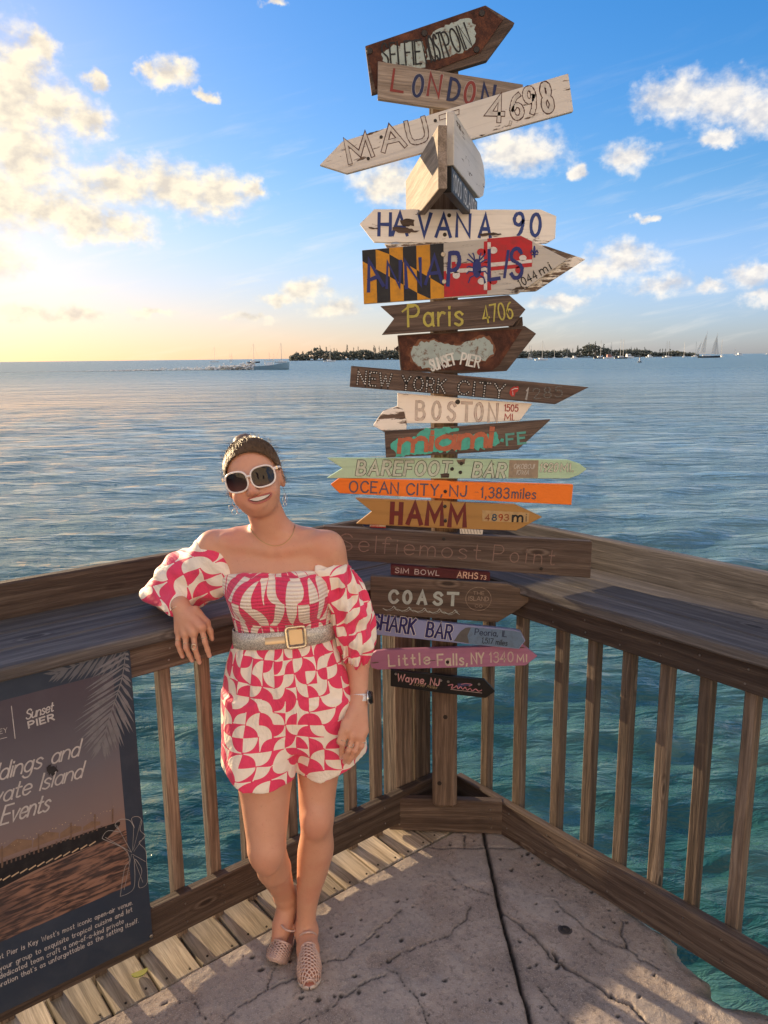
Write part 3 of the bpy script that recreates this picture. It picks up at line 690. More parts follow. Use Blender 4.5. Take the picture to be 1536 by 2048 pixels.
# ------------------------------------------------------------------ stroke lettering
GL = {
'A': (.78, ['0,0 .39,1 .78,0', '.14,.36 .64,.36']), 'B': (.62, ['0,0 0,1', '~0,1 .4,.98 .54,.77 .4,.55 0,.53', '~0,.53 .46,.51 .62,.27 .46,.02 0,0']),
'C': (.70, ['~.68,.80 .52,.98 .26,.97 .06,.74 .02,.48 .08,.22 .28,.02 .53,.03 .70,.2']), 'D': (.66, ['0,0 0,1', '~0,1 .36,.96 .62,.74 .66,.5 .62,.26 .36,.04 0,0']),
'E': (.54, ['.54,1 0,1 0,0 .54,0', '0,.52 .45,.52']), 'F': (.54, ['.54,1 0,1 0,0', '0,.52 .44,.52']),
'G': (.72, ['~.68,.80 .52,.98 .26,.97 .06,.74 .02,.48 .08,.22 .28,.02 .53,.03 .70,.2', '.70,.2 .70,.46 .44,.46']), 'H': (.66, ['0,0 0,1', '.66,0 .66,1', '0,.5 .66,.5']),
'I': (.02, ['.01,0 .01,1']), 'J': (.48, ['.48,1 .48,.3', '~.48,.3 .40,.05 .22,0 .05,.08 0,.26']), 'K': (.62, ['0,0 0,1', '.60,1 0,.42', '.2,.58 .62,0']),
'L': (.5, ['0,1 0,0 .5,0']), 'M': (.84, ['0,0 .06,1 .42,.25 .78,1 .84,0']), 'N': (.66, ['0,0 0,1 .66,0 .66,1']),
'O': (.76, ['@.38,.5,.37,.5']), 'P': (.58, ['0,0 0,1', '~0,1 .42,.98 .57,.74 .42,.49 0,.46']), 'Q': (.76, ['@.38,.5,.37,.5', '.45,.25 .76,-.05']),
'R': (.62, ['0,0 0,1', '~0,1 .42,.98 .57,.75 .42,.52 0,.5', '.28,.5 .62,0']), 'S': (.60, ['~.57,.82 .42,.98 .2,.98 .05,.83 .08,.66 .3,.53 .52,.40 .58,.2 .42,.02 .18,.02 .02,.17']),
'T': (.66, ['0,1 .66,1', '.33,1 .33,0']), 'U': (.66, ['~0,1 0,.35 .1,.06 .33,0 .56,.06 .66,.35 .66,1']), 'V': (.72, ['0,1 .36,0 .72,1']),
'W': (.96, ['0,1 .22,0 .48,.8 .74,0 .96,1']), 'X': (.64, ['0,0 .64,1', '0,1 .64,0']), 'Y': (.66, ['0,1 .33,.48 .66,1', '.33,.48 .33,0']), 'Z': (.6, ['0,1 .6,1 0,0 .6,0']),
'0': (.6, ['@.3,.5,.29,.5']), '1': (.2, ['0,.8 .14,1 .14,0']), '2': (.56, ['~.03,.78 .14,.97 .36,.99 .53,.83 .48,.58 .22,.26 .02,0', '.02,0 .56,0']),
'3': (.56, ['~.03,.86 .2,1 .42,.97 .52,.78 .42,.58 .2,.53', '~.2,.53 .46,.5 .56,.27 .42,.03 .18,0 .0,.14']), '4': (.6, ['.44,0 .44,1 0,.3 .6,.3']),
'5': (.56, ['.52,1 .1,1 .05,.56', '~.05,.56 .28,.66 .5,.54 .56,.3 .44,.06 .2,0 0,.12']), '6': (.56, ['~.48,.95 .24,.82 .06,.5 .03,.24 .16,.02 .4,.02 .54,.22 .48,.46 .26,.54 .05,.36']),
'7': (.56, ['0,1 .56,1 .2,0']), '8': (.58, ['@.29,.76,.23,.24', '@.29,.26,.29,.26']), '9': (.56, ['~.52,.66 .32,.47 .1,.54 .03,.76 .16,.97 .4,.98 .52,.78 .52,.5 .44,.2 .3,0']),
'a': (.50, ['@.24,.3,.23,.3', '~.48,.6 .48,.12 .52,0']), 'b': (.5, ['0,1 0,0', '@.25,.3,.24,.3']), 'c': (.46, ['~.45,.48 .3,.6 .1,.54 .01,.3 .1,.06 .3,0 .46,.12']),
'd': (.5, ['@.24,.3,.23,.3', '.48,1 .48,0']), 'e': (.48, ['~.02,.32 .46,.34 .42,.54 .24,.62 .06,.52 .01,.28 .1,.06 .28,0 .47,.12']), 'f': (.36, ['~.38,.9 .26,1 .14,.9 .12,.6 .12,0', '0,.6 .32,.6']),
'g': (.5, ['@.24,.3,.23,.3', '~.48,.6 .48,-.1 .36,-.32 .15,-.32 .02,-.2']), 'h': (.48, ['0,1 0,0', '~0,.38 .12,.58 .32,.6 .45,.45 .47,.2 .47,0']), 'i': (.06, ['.03,.6 .03,0', '.03,.80 .03,.86']),
'j': (.2, ['~.16,.6 .16,-.1 .08,-.3 -.05,-.3', '.16,.8 .16,.86']), 'k': (.44, ['0,1 0,0', '.42,.6 0,.24', '.14,.36 .44,0']), 'l': (.06, ['.03,1 .03,0']),
'm': (.72, ['0,.6 0,0', '~0,.38 .1,.57 .24,.6 .34,.46 .36,.2 .36,0', '~.36,.38 .46,.57 .6,.6 .7,.46 .72,.2 .72,0']), 'n': (.46, ['0,.6 0,0', '~0,.38 .12,.57 .3,.6 .43,.46 .46,.2 .46,0']),
'o': (.5, ['@.25,.3,.25,.3']), 'p': (.5, ['0,.6 0,-.34', '@.25,.3,.24,.3']), 'q': (.5, ['@.24,.3,.23,.3', '.48,.6 .48,-.34']), 'r': (.32, ['0,.6 0,0', '~0,.34 .1,.55 .22,.61 .33,.57']),
's': (.42, ['~.40,.5 .26,.61 .1,.57 .05,.45 .2,.33 .38,.22 .38,.08 .22,-.01 .02,.07']), 't': (.34, ['~.14,.92 .14,.2 .2,.02 .36,.04', '0,.6 .32,.6']),
'u': (.48, ['~0,.6 0,.2 .08,.02 .24,0 .4,.1 .47,.3', '.48,.6 .48,0']), 'v': (.46, ['0,.6 .23,0 .46,.6']), 'w': (.66, ['0,.6 .17,0 .33,.5 .5,0 .66,.6']), 'x': (.44, ['0,0 .44,.6', '0,.6 .44,0']),
'y': (.46, ['0,.6 .24,.05', '~.46,.6 .24,.05 .12,-.25 -.02,-.32']), 'z': (.42, ['0,.6 .42,.6 0,0 .42,0']),
',': (.1, ['.08,.08 .02,-.14']), '.': (.06, ['.03,0 .03,.05']), "'": (.06, ['.04,1 .02,.8']), '-': (.34, ['0,.32 .34,.32']), ' ': (.34, []), '!': (.06, ['.03,1 .03,.28', '.03,0 .03,.05']),
'^': (.42, ['0,.6 .42,.6']), '|': (.02, ['.01,-.1 .01,1.1']),
}
def smooth_pts(p, n=6):
    out = []
    for i in range(len(p) - 1):
        a = p[max(i - 1, 0)]; b = p[i]; c = p[i + 1]; d = p[min(i + 2, len(p) - 1)]
        for k in range(n):
            u = k / n; u2 = u * u; u3 = u2 * u
            out.append(tuple(.5 * (2 * b[j] + (c[j] - a[j]) * u + (2 * a[j] - 5 * b[j] + 4 * c[j] - d[j]) * u2 + (3 * b[j] - a[j] - 3 * c[j] + d[j]) * u3) for j in (0, 1)))
    out.append(tuple(p[-1])); return out
def glyph(ch):
    w, st = GL.get(ch, GL[' ']); res = []
    for s in st:
        if s[0] == '@':
            cx, cy, rx, ry = map(float, s[1:].split(','))
            res.append([(cx + rx * math.cos(R(90 + 360 * k / 22)), cy + ry * math.sin(R(90 + 360 * k / 22))) for k in range(23)])
        else:
            sm = s[0] == '~'; p = [tuple(map(float, q.split(','))) for q in s.lstrip('~').split()]
            res.append(smooth_pts(p) if sm else p)
    return w, res
class Ribbon:
    """flat painted strokes lying on a plane; each stroke a hair above the one before"""
    def __init__(s): s.v = []; s.f = []; s.k = 0
    def stroke(s, pts, w, z, cap=True, jit=0.0):
        P_ = [Vector((p[0], p[1])) for p in pts]
        P_ = [p for i, p in enumerate(P_) if i == 0 or (p - P_[i - 1]).length > 1e-6]
        if len(P_) < 2: return
        closed = (P_[0] - P_[-1]).length < 1e-5
        zz = z + (s.k % 9) * 0.00004; s.k += 1; b = len(s.v); n = len(P_)
        for i, p in enumerate(P_):
            if closed: a = P_[i - 1 if i > 0 else n - 2]; c = P_[i + 1 if i < n - 1 else 1]
            else: a = P_[max(i - 1, 0)]; c = P_[min(i + 1, n - 1)]
            d0 = (p - a).normalized() if (p - a).length > 1e-9 else (c - p).normalized()
            d1 = (c - p).normalized() if (c - p).length > 1e-9 else d0
            t_ = (d0 + d1)
            t_ = t_.normalized() if t_.length > 1e-3 else d1
            nn = Vector((-t_.y, t_.x)); m = 1 / max(.45, abs(nn.dot(Vector((-d1.y, d1.x)))))
            ww = w * .5 * m * (1 + random.uniform(-jit, jit))
            q = p
            if not closed and cap and i == 0: q = p - d1 * w * .4
            if not closed and cap and i == n - 1: q = p + d0 * w * .4
            s.v += [(q.x + nn.x * ww, q.y + nn.y * ww, zz), (q.x - nn.x * ww, q.y - nn.y * ww, zz)]
        for i in range(n - 1): s.f.append((b + 2 * i, b + 2 * i + 1, b + 2 * i + 3, b + 2 * i + 2))
    def poly(s, pts, z):
        b = len(s.v); s.v += [(p[0], p[1], z) for p in pts]; s.f.append(tuple(range(b, b + len(pts))))
    def disc(s, c, r, z, n=10, ry=None):
        s.poly([(c[0] + r * math.cos(2 * math.pi * k / n), c[1] + (ry or r) * math.sin(2 * math.pi * k / n)) for k in range(n)], z)
    def build(s, name, m, parent):
        if not s.v: return None
        o = meshobj(name, s.v, s.f, m, parent)
        return o
def layout(txt, gap=.22):
    x = 0; res = []
    for ch in txt:
        w, st = glyph(ch); res.append((x, st, ch)); x += w + gap
    return res, x - gap
PM = {}
def paint(c, rough=.55):
    k = (tuple(round(x, 3) for x in c), rough)
    if k not in PM:
        def bld(t, b, c=c):
            n = t.noise(t.coord('Object'), 45.0, 4.0, .65); n2 = t.noise(t.coord('Object'), 9.0, 3.0, .6)
            a = t.mix(t.ramp(n, .42, .7), c, tuple(x * .72 + .012 for x in c))
            a = t.mix(t.math('MULTIPLY', t.ramp(n2, .45, .75), .35), a, tuple(x * .6 + .03 for x in c))
            return {'Base Color': a, 'Roughness': rough}
        PM[k] = mat('paint', bld, spec=.3)
    return PM[k]
def text_at(fr, txt, p0, p1, h, lw, cols, z=.0008, gap=.22, italic=0.0, jit=.12, name='lettering', wob=.012, outline=None, ol=.5, fill=None, bow=0.0, dots=None):
    """fr maps photo points on the sign to its own plane; cols is one colour or one per letter"""
    a, b = fr.loc(*p0), fr.loc(*p1); d = b - a; L = d.length; d.normalize(); u = Vector((-d.y, d.x))
    H = h * fr.mpp(*p0)
    lay, nat = layout(txt, gap); sx = L / nat
    lists = {}
    def pt(x, y):
        yy = y + bow * 4 * (x / nat) * (1 - x / nat)
        return a + d * (x * sx + italic * y * H) + u * (yy * H)
    W_ = lw * H
    ci = 0
    for (x0, st, ch) in lay:
        if ch == ' ': continue
        c = cols[ci % len(cols)] if isinstance(cols, list) else cols; ci += 1
        jx, jy = random.uniform(-wob, wob), random.uniform(-wob, wob)
        for s in st: lists.setdefault(tuple(c), []).append([pt(x0 + q[0] + jx, q[1] + jy) for q in s])
    if outline is not None:
        r = Ribbon()
        for sl_ in lists.values():
            for s in sl_: r.stroke(s, W_ * (1 + ol * 2), z, True, jit * .4)
        r.build(name + '_outline', paint(outline), fr.parent); z += .0008
    for c, sl_ in lists.items():
        r = Ribbon()
        for s in sl_: r.stroke(s, W_, z, True, jit)
        r.build(name, paint(c), fr.parent)
    if dots is not None:
        r = Ribbon()
        for sl_ in lists.values():
            for s in sl_:
                acc = 0; step = H * .19
                tot = sum(((s[i + 1] - s[i]).length for i in range(len(s) - 1))); k = max(1, round(tot / step)); tgt = [tot * j / k for j in range(k + 1)]; cum = 0; ti = 0
                for i in range(len(s) - 1):
                    sl2 = (s[i + 1] - s[i]).length
                    while ti < len(tgt) and tgt[ti] <= cum + sl2 + 1e-9:
                        q = s[i].lerp(s[i + 1], (tgt[ti] - cum) / max(sl2, 1e-9)); r.disc(q, H * .052, z + .0012, 7); ti += 1
                    cum += sl2
        r.build('bulb_dot', paint(dots), fr.parent)
    return lists
class Frame:
    def __init__(s, parent, mw, org, n, sc):
        s.parent = parent; s.inv = mw.inverted(); s.o = org; s.n = n; s.sc = sc
    def loc(s, x, y):
        X, Y = s.sc(x, y); q = s.inv @ on_plane(X, Y, s.o, s.n); return Vector((q.x, q.y))
    def mpp(s, x, y): return (s.loc(x + 5, y) - s.loc(x - 5, y)).length / 10
    def poly(s, pts): return [s.loc(*p) for p in pts]
K1 = lambda x, y: (630 + x / 2.743, y / 2.743)
K2 = lambda x, y: (630 + x / 2.743, 400 + y / 2.743)
K3 = lambda x, y: (630 + x / 2.6483, 720 + y / 2.6483)
K4 = lambda x, y: (650 + x / 2.743, 1030 + y / 2.743)
K5 = lambda x, y: (x / 2.6667, 1280 + y / 2.6667)

def prism(name, pts, z0, z1, m, parent, bev=.0015):
    bm = bmesh.new(); vs = [bm.verts.new((p[0], p[1], z1)) for p in pts]
    f = bm.faces.new(vs); f.normal_update()
    if f.normal.z < 0: f.normal_flip()
    r = bmesh.ops.extrude_face_region(bm, geom=[f])
    for e in r['geom']:
        if isinstance(e, bmesh.types.BMVert): e.co.z = z0
    bmesh.ops.recalc_face_normals(bm, faces=bm.faces[:])
    if bev: bmesh.ops.bevel(bm, geom=bm.edges[:], offset=bev, segments=1, affect='EDGES')
    bmesh.ops.triangulate(bm, faces=[q for q in bm.faces if len(q.verts) > 4])
    return bmobj(name, bm, m, parent)
def sign(label, K, pts, Yf, m, thick=.019, ax=None, yaw=0.0, screws=(), nm='arrow_sign', rag=0.0, group='destination signs on the post'):
    """a board on the post: outline points are read off in crop K and set at real distance Yf"""
    n = Vector((math.sin(yaw), -math.cos(yaw), 0)); o = Vector((.23, Yf, 0))
    W3 = [on_plane(*K(*p), o, n) for p in pts]; c = sum(W3, Vector()) / len(W3)
    a, b = ax if ax else (pts[0], pts[1])
    X = (on_plane(*K(*b), o, n) - on_plane(*K(*a), o, n)).normalized(); Yv = n.cross(X)
    mw = Matrix((X, Yv, n)).transposed().to_4x4(); mw.translation = c
    r = empty(nm, mw); tag(r, label, 'sign', group)
    fr = Frame(r, mw, o, n, K)
    L = fr.poly(pts)
    if rag:
        out = []
        for i in range(len(L)):
            p, q = L[i], L[(i + 1) % len(L)]; k = max(1, int((q - p).length / .025)); out.append(p)
            for j in range(1, k): out.append(p.lerp(q, j / k) + Vector((random.gauss(0, rag), random.gauss(0, rag))))
        L = out
    prism('board', L, -thick, 0, m, r)
    for q in screws:
        s = fr.loc(*q); mb = MB(); mb.tube([(s.x, s.y, -.001), (s.x, s.y, .002), (s.x, s.y, .0028)], [.0065, .0065, .004], 10); mb.build('screw', m_scr_d, r)
    return fr
m_scr_d = mat('dark screw', color=(.035, .03, .028), rough=.5, metal=.6)
def patch(fr, pts, m, z=.0006, name='paint_patch', rag=.0018, step=.008, pts_local=False, thick=0):
    L = pts if pts_local else fr.poly(pts); out = []
    for i in range(len(L)):
        p, q = L[i], L[(i + 1) % len(L)]; k = max(1, int((q - p).length / step))
        for j in range(k): out.append(p.lerp(q, j / k) + Vector((random.gauss(0, rag), random.gauss(0, rag))) * (1 if rag else 0))
    bm = bmesh.new(); f = bm.faces.new([bm.verts.new((p.x, p.y, z)) for p in out]); f.normal_update()
    if f.normal.z < 0: f.normal_flip()
    bmesh.ops.triangulate(bm, faces=[f]); return bmobj(name, bm, m, fr.parent)
def blob(c, rx, ry, n=30, a=0.0):
    return [(c[0] + rx * math.cos(q) * math.cos(a) - ry * math.sin(q) * math.sin(a), c[1] + rx * math.cos(q) * math.sin(a) + ry * math.sin(q) * math.cos(a)) for q in [2 * math.pi * k / n for k in range(n)]]

# --- materials of the boards
BR = ((.04, .026, .018), (.13, .09, .065), (.21, .155, .12))
w_white = wood('white painted timber', *BR, .4, paint=(.66, .62, .57), paint_cov=.86)
w_white2 = wood('chipped white timber', *BR, .5, paint=(.62, .58, .52), paint_cov=.52)
w_cream = wood('cream painted timber', *BR, .3, paint=(.70, .63, .54), paint_cov=.95)
w_mint = wood('mint painted timber', *BR, .3, paint=(.30, .42, .29), paint_cov=.97)
w_orange = wood('orange painted timber', *BR, .3, paint=(.66, .155, .016), paint_cov=.97)
w_mustard = wood('mustard stained timber', *BR, .3, paint=(.29, .155, .045), paint_cov=.97)
w_peri = wood('periwinkle painted timber', *BR, .3, paint=(.22, .25, .43), paint_cov=.97)
w_pink = wood('mauve painted timber', *BR, .3, paint=(.37, .16, .27), paint_cov=.95)
w_black = wood('black painted timber', *BR, .3, paint=(.008, .008, .009), paint_cov=.99)
w_maroon = wood('maroon painted timber', *BR, .4, paint=(.075, .010, .014), paint_cov=.86)
w_tan = wood('pale grey brown timber', (.09, .068, .052), (.22, .175, .14), (.34, .28, .235), .5)
w_pale = wood('pale bare timber', (.16, .12, .085), (.38, .31, .23), (.52, .45, .35), .6)
def _rust(t, b):
    p = t.coord('Object'); n = t.noise(p, 22.0, 6.0, .7); n2 = t.noise(p, 90.0, 4.0, .7)
    c = t.cramp(n, [(.3, (.022, .010, .008)), (.5, (.075, .028, .018)), (.68, (.17, .062, .03))])
    c = t.mix(t.math('MULTIPLY', t.ramp(n2, .5, .7), .5), c, (.035, .017, .014))
    return {'Base Color': c, 'Normal': t.bump(n2, .5, .002), 'Roughness': .8}
m_rust = mat('rusted plate', _rust, spec=.3)
def _oldp(t, b):
    p = t.coord('Object'); n = t.noise(p, 60.0, 5.0, .7); n2 = t.noise(p, 18.0, 4.0, .6)
    c = t.mix(t.ramp(n, .52, .66), (.34, .41, .39), (.15, .09, .06)); c = t.mix(t.math('MULTIPLY', t.ramp(n2, .5, .7), .5), c, (.24, .29, .28))
    return {'Base Color': c, 'Roughness': .7}
m_oldp = mat('worn pale paint', _oldp)

# --- the post
ctr = Vector((.235, 2.838, 0)); ang = math.atan2(D45.y, D45.x)
r = empty('signpost', Matrix.Translation(ctr) @ Matrix.Rotation(ang, 4, 'Z')); tag(r, 'tall square timber post carrying the stack of destination signs', 'post')
bm = bmesh.new()
prof_ = [(-.049, .049), (-.049, -.036), (-.036, -.049), (.036, -.049), (.049, -.036), (.049, .049)]
lean = -.018
lv = []
zs = [.128, .14, .8, 1.6, 2.4, 2.90]
for i, z in enumerate(zs):
    k = .86 if i == 0 else 1
    lv.append([bm.verts.new((x * k + lean * (z / 3), y * k, z)) for x, y in prof_])
for a, b in zip(lv[:-1], lv[1:]):
    for i in range(6): bm.faces.new((a[i], a[(i + 1) % 6], b[(i + 1) % 6], b[i]))
bm.faces.new(list(reversed(lv[0]))); bm.faces.new(lv[-1])
bmesh.ops.recalc_face_normals(bm, faces=bm.faces[:])
# grain runs along local x: build the post lying down, then stand it up
for v in bm.verts: v.co = Vector((v.co.z, v.co.y, -v.co.x))
po = bmobj('post_shaft', bm, w_post, r); po.rotation_euler = (0, R(-90), 0)
mb = MB(); mb.box((0.0, .022, .06), .095, .05, .13); po2 = mb.build('post_foot', w_post, r)
for (x, z) in ((-.022, .235), (.0, .52)):
    mb = MB(); mb.tube([(x, -.047, z), (x, -.0505, z)], [.010, .009], 10); mb.build('bolt_hole', m_scr_d, r)

YA, YB, YC = 2.757, 2.734, 2.711
RED, NAVY, BLK = (.22, .035, .03), (.012, .022, .085), (.010, .010, .012)
# 1 rusty top sign
fr = sign('rusty metal plate arrow on dark wood under flaking pale paint, topmost of the stack', K1, [(275, 252), (935, 28), (1096, 125), (945, 328), (640, 420), (310, 512)], YA, w_sign, .03, ax=((275, 252), (935, 28)))
pp = prism('metal_plate', fr.poly([(280, 256), (930, 36), (1030, 112), (905, 290), (640, 392), (330, 488)]), .0005, .0035, m_rust, fr.parent, 0)
fr2 = fr
patch(fr, [(362, 300), (420, 258), (520, 228), (590, 232), (606, 300), (600, 372), (480, 380), (372, 340)], m_oldp, .0042, rag=.003)
patch(fr, [(628, 205), (660, 165), (760, 128), (840, 104), (874, 130), (882, 200), (860, 262), (760, 305), (650, 335), (612, 330), (618, 260)], m_oldp, .0042, rag=.003)
text_at(fr, 'SELFIE', (372, 372), (584, 352), 118, .075, BLK, .0052, gap=.2, name='lettering')
text_at(fr, 'MOST', (612, 350), (718, 318), 128, .075, BLK, .0052, gap=.16)
text_at(fr, 'POIN', (734, 312), (860, 256), 122, .075, BLK, .0052, gap=.2)
for q in ((600, 185), (915, 75), (300, 282), (885, 275)):
    s = fr.loc(*q); mb = MB(); mb.tube([(s.x, s.y, .003), (s.x, s.y, .006)], [.011, .009], 12); mb.build('bolt', m_scr_d, fr.parent)
# 2 London
fr = sign('bare grey board reading LONDON in red and blue letters', K1, [(345, 335), (1142, 463), (1120, 655), (610, 582), (343, 542)], YB, w_tan, .021, ax=((345, 335), (1142, 463)))
for i, (ch, x, y, c) in enumerate((('L', 410, 495, RED), ('O', 523, 524, NAVY), ('N', 610, 522, RED), ('D', 722, 545, NAVY), ('O', 806, 562, RED), ('N', 902, 575, NAVY))):
    w = {'L': 78, 'O': 66, 'N': 76, 'D': 68}[ch]
    text_at(fr, ch, (x + 8, y), (x + w - 8, y + w * .13), 106, .15 if ch != 'L' else .12, c, .0014, outline=(.36, .32, .30) if i in (1, 2, 4) else None, ol=.2)
# 3 Maui
fr = sign('long white arrow pointing left reading MAUI 4,698', K1, [(25, 905), (150, 775), (700, 608), (1390, 402), (1418, 610), (820, 775), (175, 952)], YC, w_white, .02, ax=((150, 775), (1390, 402)))
OUT = dict(outline=(.075, .024, .020), ol=.24)
for ch, p0, p1, h in (('M', (192, 892), (316, 852), 108), ('A', (376, 828), (494, 798), 108), ('U', (526, 790), (620, 764), 112), ('4', (950, 662), (1030, 664), 118), (',', (1066, 676), (1076, 674), 60), ('6', (1086, 652), (1142, 640), 118), ('9', (1166, 624), (1216, 612), 124), ('8', (1262, 614), (1304, 604), 138)):
    text_at(fr, ch, p0, p1, h, .17, (.60, .56, .51), .0006, jit=.2, wob=.004, **OUT)
rb = Ribbon(); L4 = fr.poly([(680, 634), (790, 600), (790, 628), (684, 660)]); rb.stroke(L4 + [L4[0]], .0022, .0010); rb.build('lettering', paint((.085, .028, .024)), fr.parent)
for q in ((660, 662), (363, 752), (292, 870)):
    s = fr.loc(*q); mb = MB(); mb.tube([(s.x, s.y, -.001), (s.x, s.y, .0018)], [.0062, .005], 10); mb.build('screw', m_scr_d, fr.parent)
patch(fr, [(900, 742), (938, 738), (912, 748)], w_sign, .0007, 'chip', .001)
patch(fr, [(238, 748), (300, 730), (380, 708), (300, 738)], w_sign, .0007, 'chip', .001)
# 4 three boards pointing out towards the viewer
def free_board(label, p_near, p_far, z0, z1, th, m, nm='board_sign', tip=None):
    X = Vector((p_far[0] - p_near[0], p_far[1] - p_near[1], 0)); L = X.length; X.normalize(); Yv = Vector((0, 0, 1)); n = X.cross(Yv)
    mw = Matrix((X, Yv, n)).transposed().to_4x4(); mw.translation = (p_near[0], p_near[1], z0)
    r = empty(nm, mw); tag(r, label, 'sign', 'destination signs on the post')
    pts = [Vector(q) for q in (tip(L, z1 - z0) if tip else [(0, 0), (L, 0), (L, z1 - z0), (0, z1 - z0)])]
    prism('board', pts, -th / 2, th / 2, m, r, .002); return r, L
r, L = free_board('thick sunlit board jutting out under the MAUI arrow, seen end on', (.180, 2.36), (.108, 3.06), 2.372, 2.548, .026, w_tan, tip=lambda L, h: [(0, .004), (L, 0), (L, h), (.004, h), (.010, h * .62), (.002, h * .4)])
r, L = free_board('round ended white board jutting out behind the MAUI arrow', (.205, 2.42), (.375, 3.02), 2.452, 2.600, .024, w_white, tip=lambda L, h: [(0, 0), (L * .8, 0), (L * .93, h * .15), (L, h * .5), (L * .93, h * .85), (L * .8, h), (0, h)])
r, L = free_board('dark edged board reading 1000 ISLANDS jutting out on the right', (.196, 2.40), (.335, 2.93), 2.374, 2.446, .026, w_black)
class SFrame:
    def __init__(s, parent): s.parent = parent
    def loc(s, x, y): return Vector((x, y))
    def mpp(s, x, y): return 1.0
text_at(SFrame(r), '1000 ISLANDS', (.03, .013), (L - .03, .013), .046, .16, (.62, .60, .56), .0138, gap=.3, name='lettering')
# 5 Havana and the chipped board behind Annapolis
fr = sign('weathered white board with both ends pointed reading HAVANA 90', K2, [(245, 130), (325, 50), (1240, 52), (1325, 88), (1318, 210), (1275, 236), (325, 231)], YA, w_white, .022, ax=((325, 50), (1240, 52)), rag=.0007)
BLU = (.025, .055, .23)
for ch, x0, x1, y in (('H', 350, 412, 192), ('A', 425, 505, 190), ('V', 566, 632, 192), ('A', 664, 742, 200), ('N', 776, 846, 200), ('A', 902, 962, 200), ('9', 1088, 1142, 192), ('0', 1180, 1232, 196)):
    text_at(fr, ch, (x0, y), (x1, y + 1), 112, .16, BLU, .0012, jit=.15)
for P_ in ([(465, 112), (505, 104), (545, 110), (540, 146), (480, 146)], [(430, 152), (480, 148), (570, 170), (560, 180), (470, 184), (425, 166)], [(295, 148), (345, 150), (345, 158), (300, 156)], [(900, 186), (975, 180), (1022, 184), (1020, 192), (905, 200)]):
    patch(fr, P_, w_sign, .0022, 'bare_patch', .0015)
for q in ((736, 84), (712, 190)):
    s = fr.loc(*q); mb = MB(); mb.tube([(s.x, s.y, -.001), (s.x, s.y, .002)], [.0075, .006], 10); mb.build('screw', m_scr_d, fr.parent)
sign('chipped white arrow board showing behind the flag painted arrow', K2, [(380, 238), (1180, 222), (1484, 325), (1215, 500), (900, 515), (500, 420)], YA, w_white2, .020, ax=((380, 238), (1180, 222)))
# 6 Annapolis
fr = sign('flag painted arrow in black, gold, red and white reading ANNAPOLIS', K2, [(258, 275), (705, 236), (1130, 195), (1386, 325), (1115, 515), (705, 540), (268, 571)], YB, w_white, .019, ax=((258, 275), (1130, 195)))
GOLD, FBLK, FRED, FWHT = (.60, .27, .020), (.012, .014, .022), (.46, .018, .028), (.64, .60, .58)
Q = fr.poly([(258, 277), (705, 237), (708, 538), (268, 569)])
def bil(u, v): return Q[0].lerp(Q[1], u).lerp(Q[3].lerp(Q[2], u), v)
for col, par in ((GOLD, 0), (FBLK, 1)):
    rb = Ribbon()
    for k in range(6):
        u0, u1 = k / 6, (k + 1) / 6
        lo = lambda u: min(1, max(0, -.22 + 1.0 * u)); hi = lambda u: min(1, max(0, .22 + 1.0 * u - .02))
        inside = (k + 1 + 1) % 2
        for (a0, a1, b0, b1, cc) in ((0, 0, lo(u0), lo(u1), k % 2), (lo(u0), lo(u1), hi(u0), hi(u1), 1 - k % 2), (hi(u0), hi(u1), 1, 1, k % 2)):
            if cc == par and (abs(b0 - a0) + abs(b1 - a1)) > .01:
                rb.poly([bil(u0, a0), bil(u0, b0), bil(u1, b1), bil(u1, a1)], .0007)
    rb.build('flag_quarter', paint(col), fr.parent)
def fpoly(name, col, polys, z):
    rb = Ribbon()
    for p in polys:
        L = fr.poly(p); ar = sum(L[i].x * L[(i + 1) % len(L)].y - L[(i + 1) % len(L)].x * L[i].y for i in range(len(L)))
        rb.poly(L if ar > 0 else L[::-1], z)
    rb.build(name, paint(col), fr.parent)
fpoly('flag_quarter', FRED, [[(945, 212), (1130, 197), (1192, 228), (1192, 348), (945, 364)], [(706, 390), (945, 378), (945, 516), (708, 534)]], .0007)
# cross bottony, counterchanged
fpoly('flag_cross', FRED, [[(750, 352), (945, 340), (945, 366), (750, 378)], [(926, 228), (945, 226), (945, 345), (926, 345)], blob((912, 286), 24, 20)[:], [(750, 340), (770, 338), (770, 352), (750, 354)],
     [(945, 370), (1190, 346), (1190, 366), (945, 390)], [(946, 390), (966, 390), (966, 494), (946, 496)], blob((978, 446), 22, 18), blob((1118, 384), 20, 20)], .0011)
fpoly('flag_cross', FWHT, [[(946, 232), (964, 232), (964, 346), (946, 348)], blob((978, 276), 22, 19), [(945, 346), (1190, 326), (1190, 344), (945, 368)], [(720, 386), (945, 368), (945, 390), (720, 404)], blob((775, 412), 20, 20), [(926, 388), (944, 388), (944, 494), (926, 494)], blob((914, 446), 22, 18), blob((1140, 318), 20, 16)], .0015)
NV2 = (.020, .030, .17)
for ch, p0, p1, h in (('A', (292, 500), (372, 468), 148), ('N', (392, 480), (462, 474), 132), ('N', (500, 484), (580, 470), 138), ('A', (604, 462), (694, 452), 140), ('P', (730, 466), (786, 462), 165), ('L', (952, 438), (1008, 430), 152), ('I', (1040, 420), (1043, 420), 134), ('S', (1076, 432), (1138, 420), 152)):
    text_at(fr, ch, p0, p1, h, .13, NV2, .0020, jit=.22, wob=.02, italic=.12)
rb = Ribbon(); c = fr.loc(888, 372); m1 = fr.mpp(888, 372)
body = [fr.loc(*q) for q in blob((888, 375), 24, 52)]; rb.poly(body[::-1], .0022)
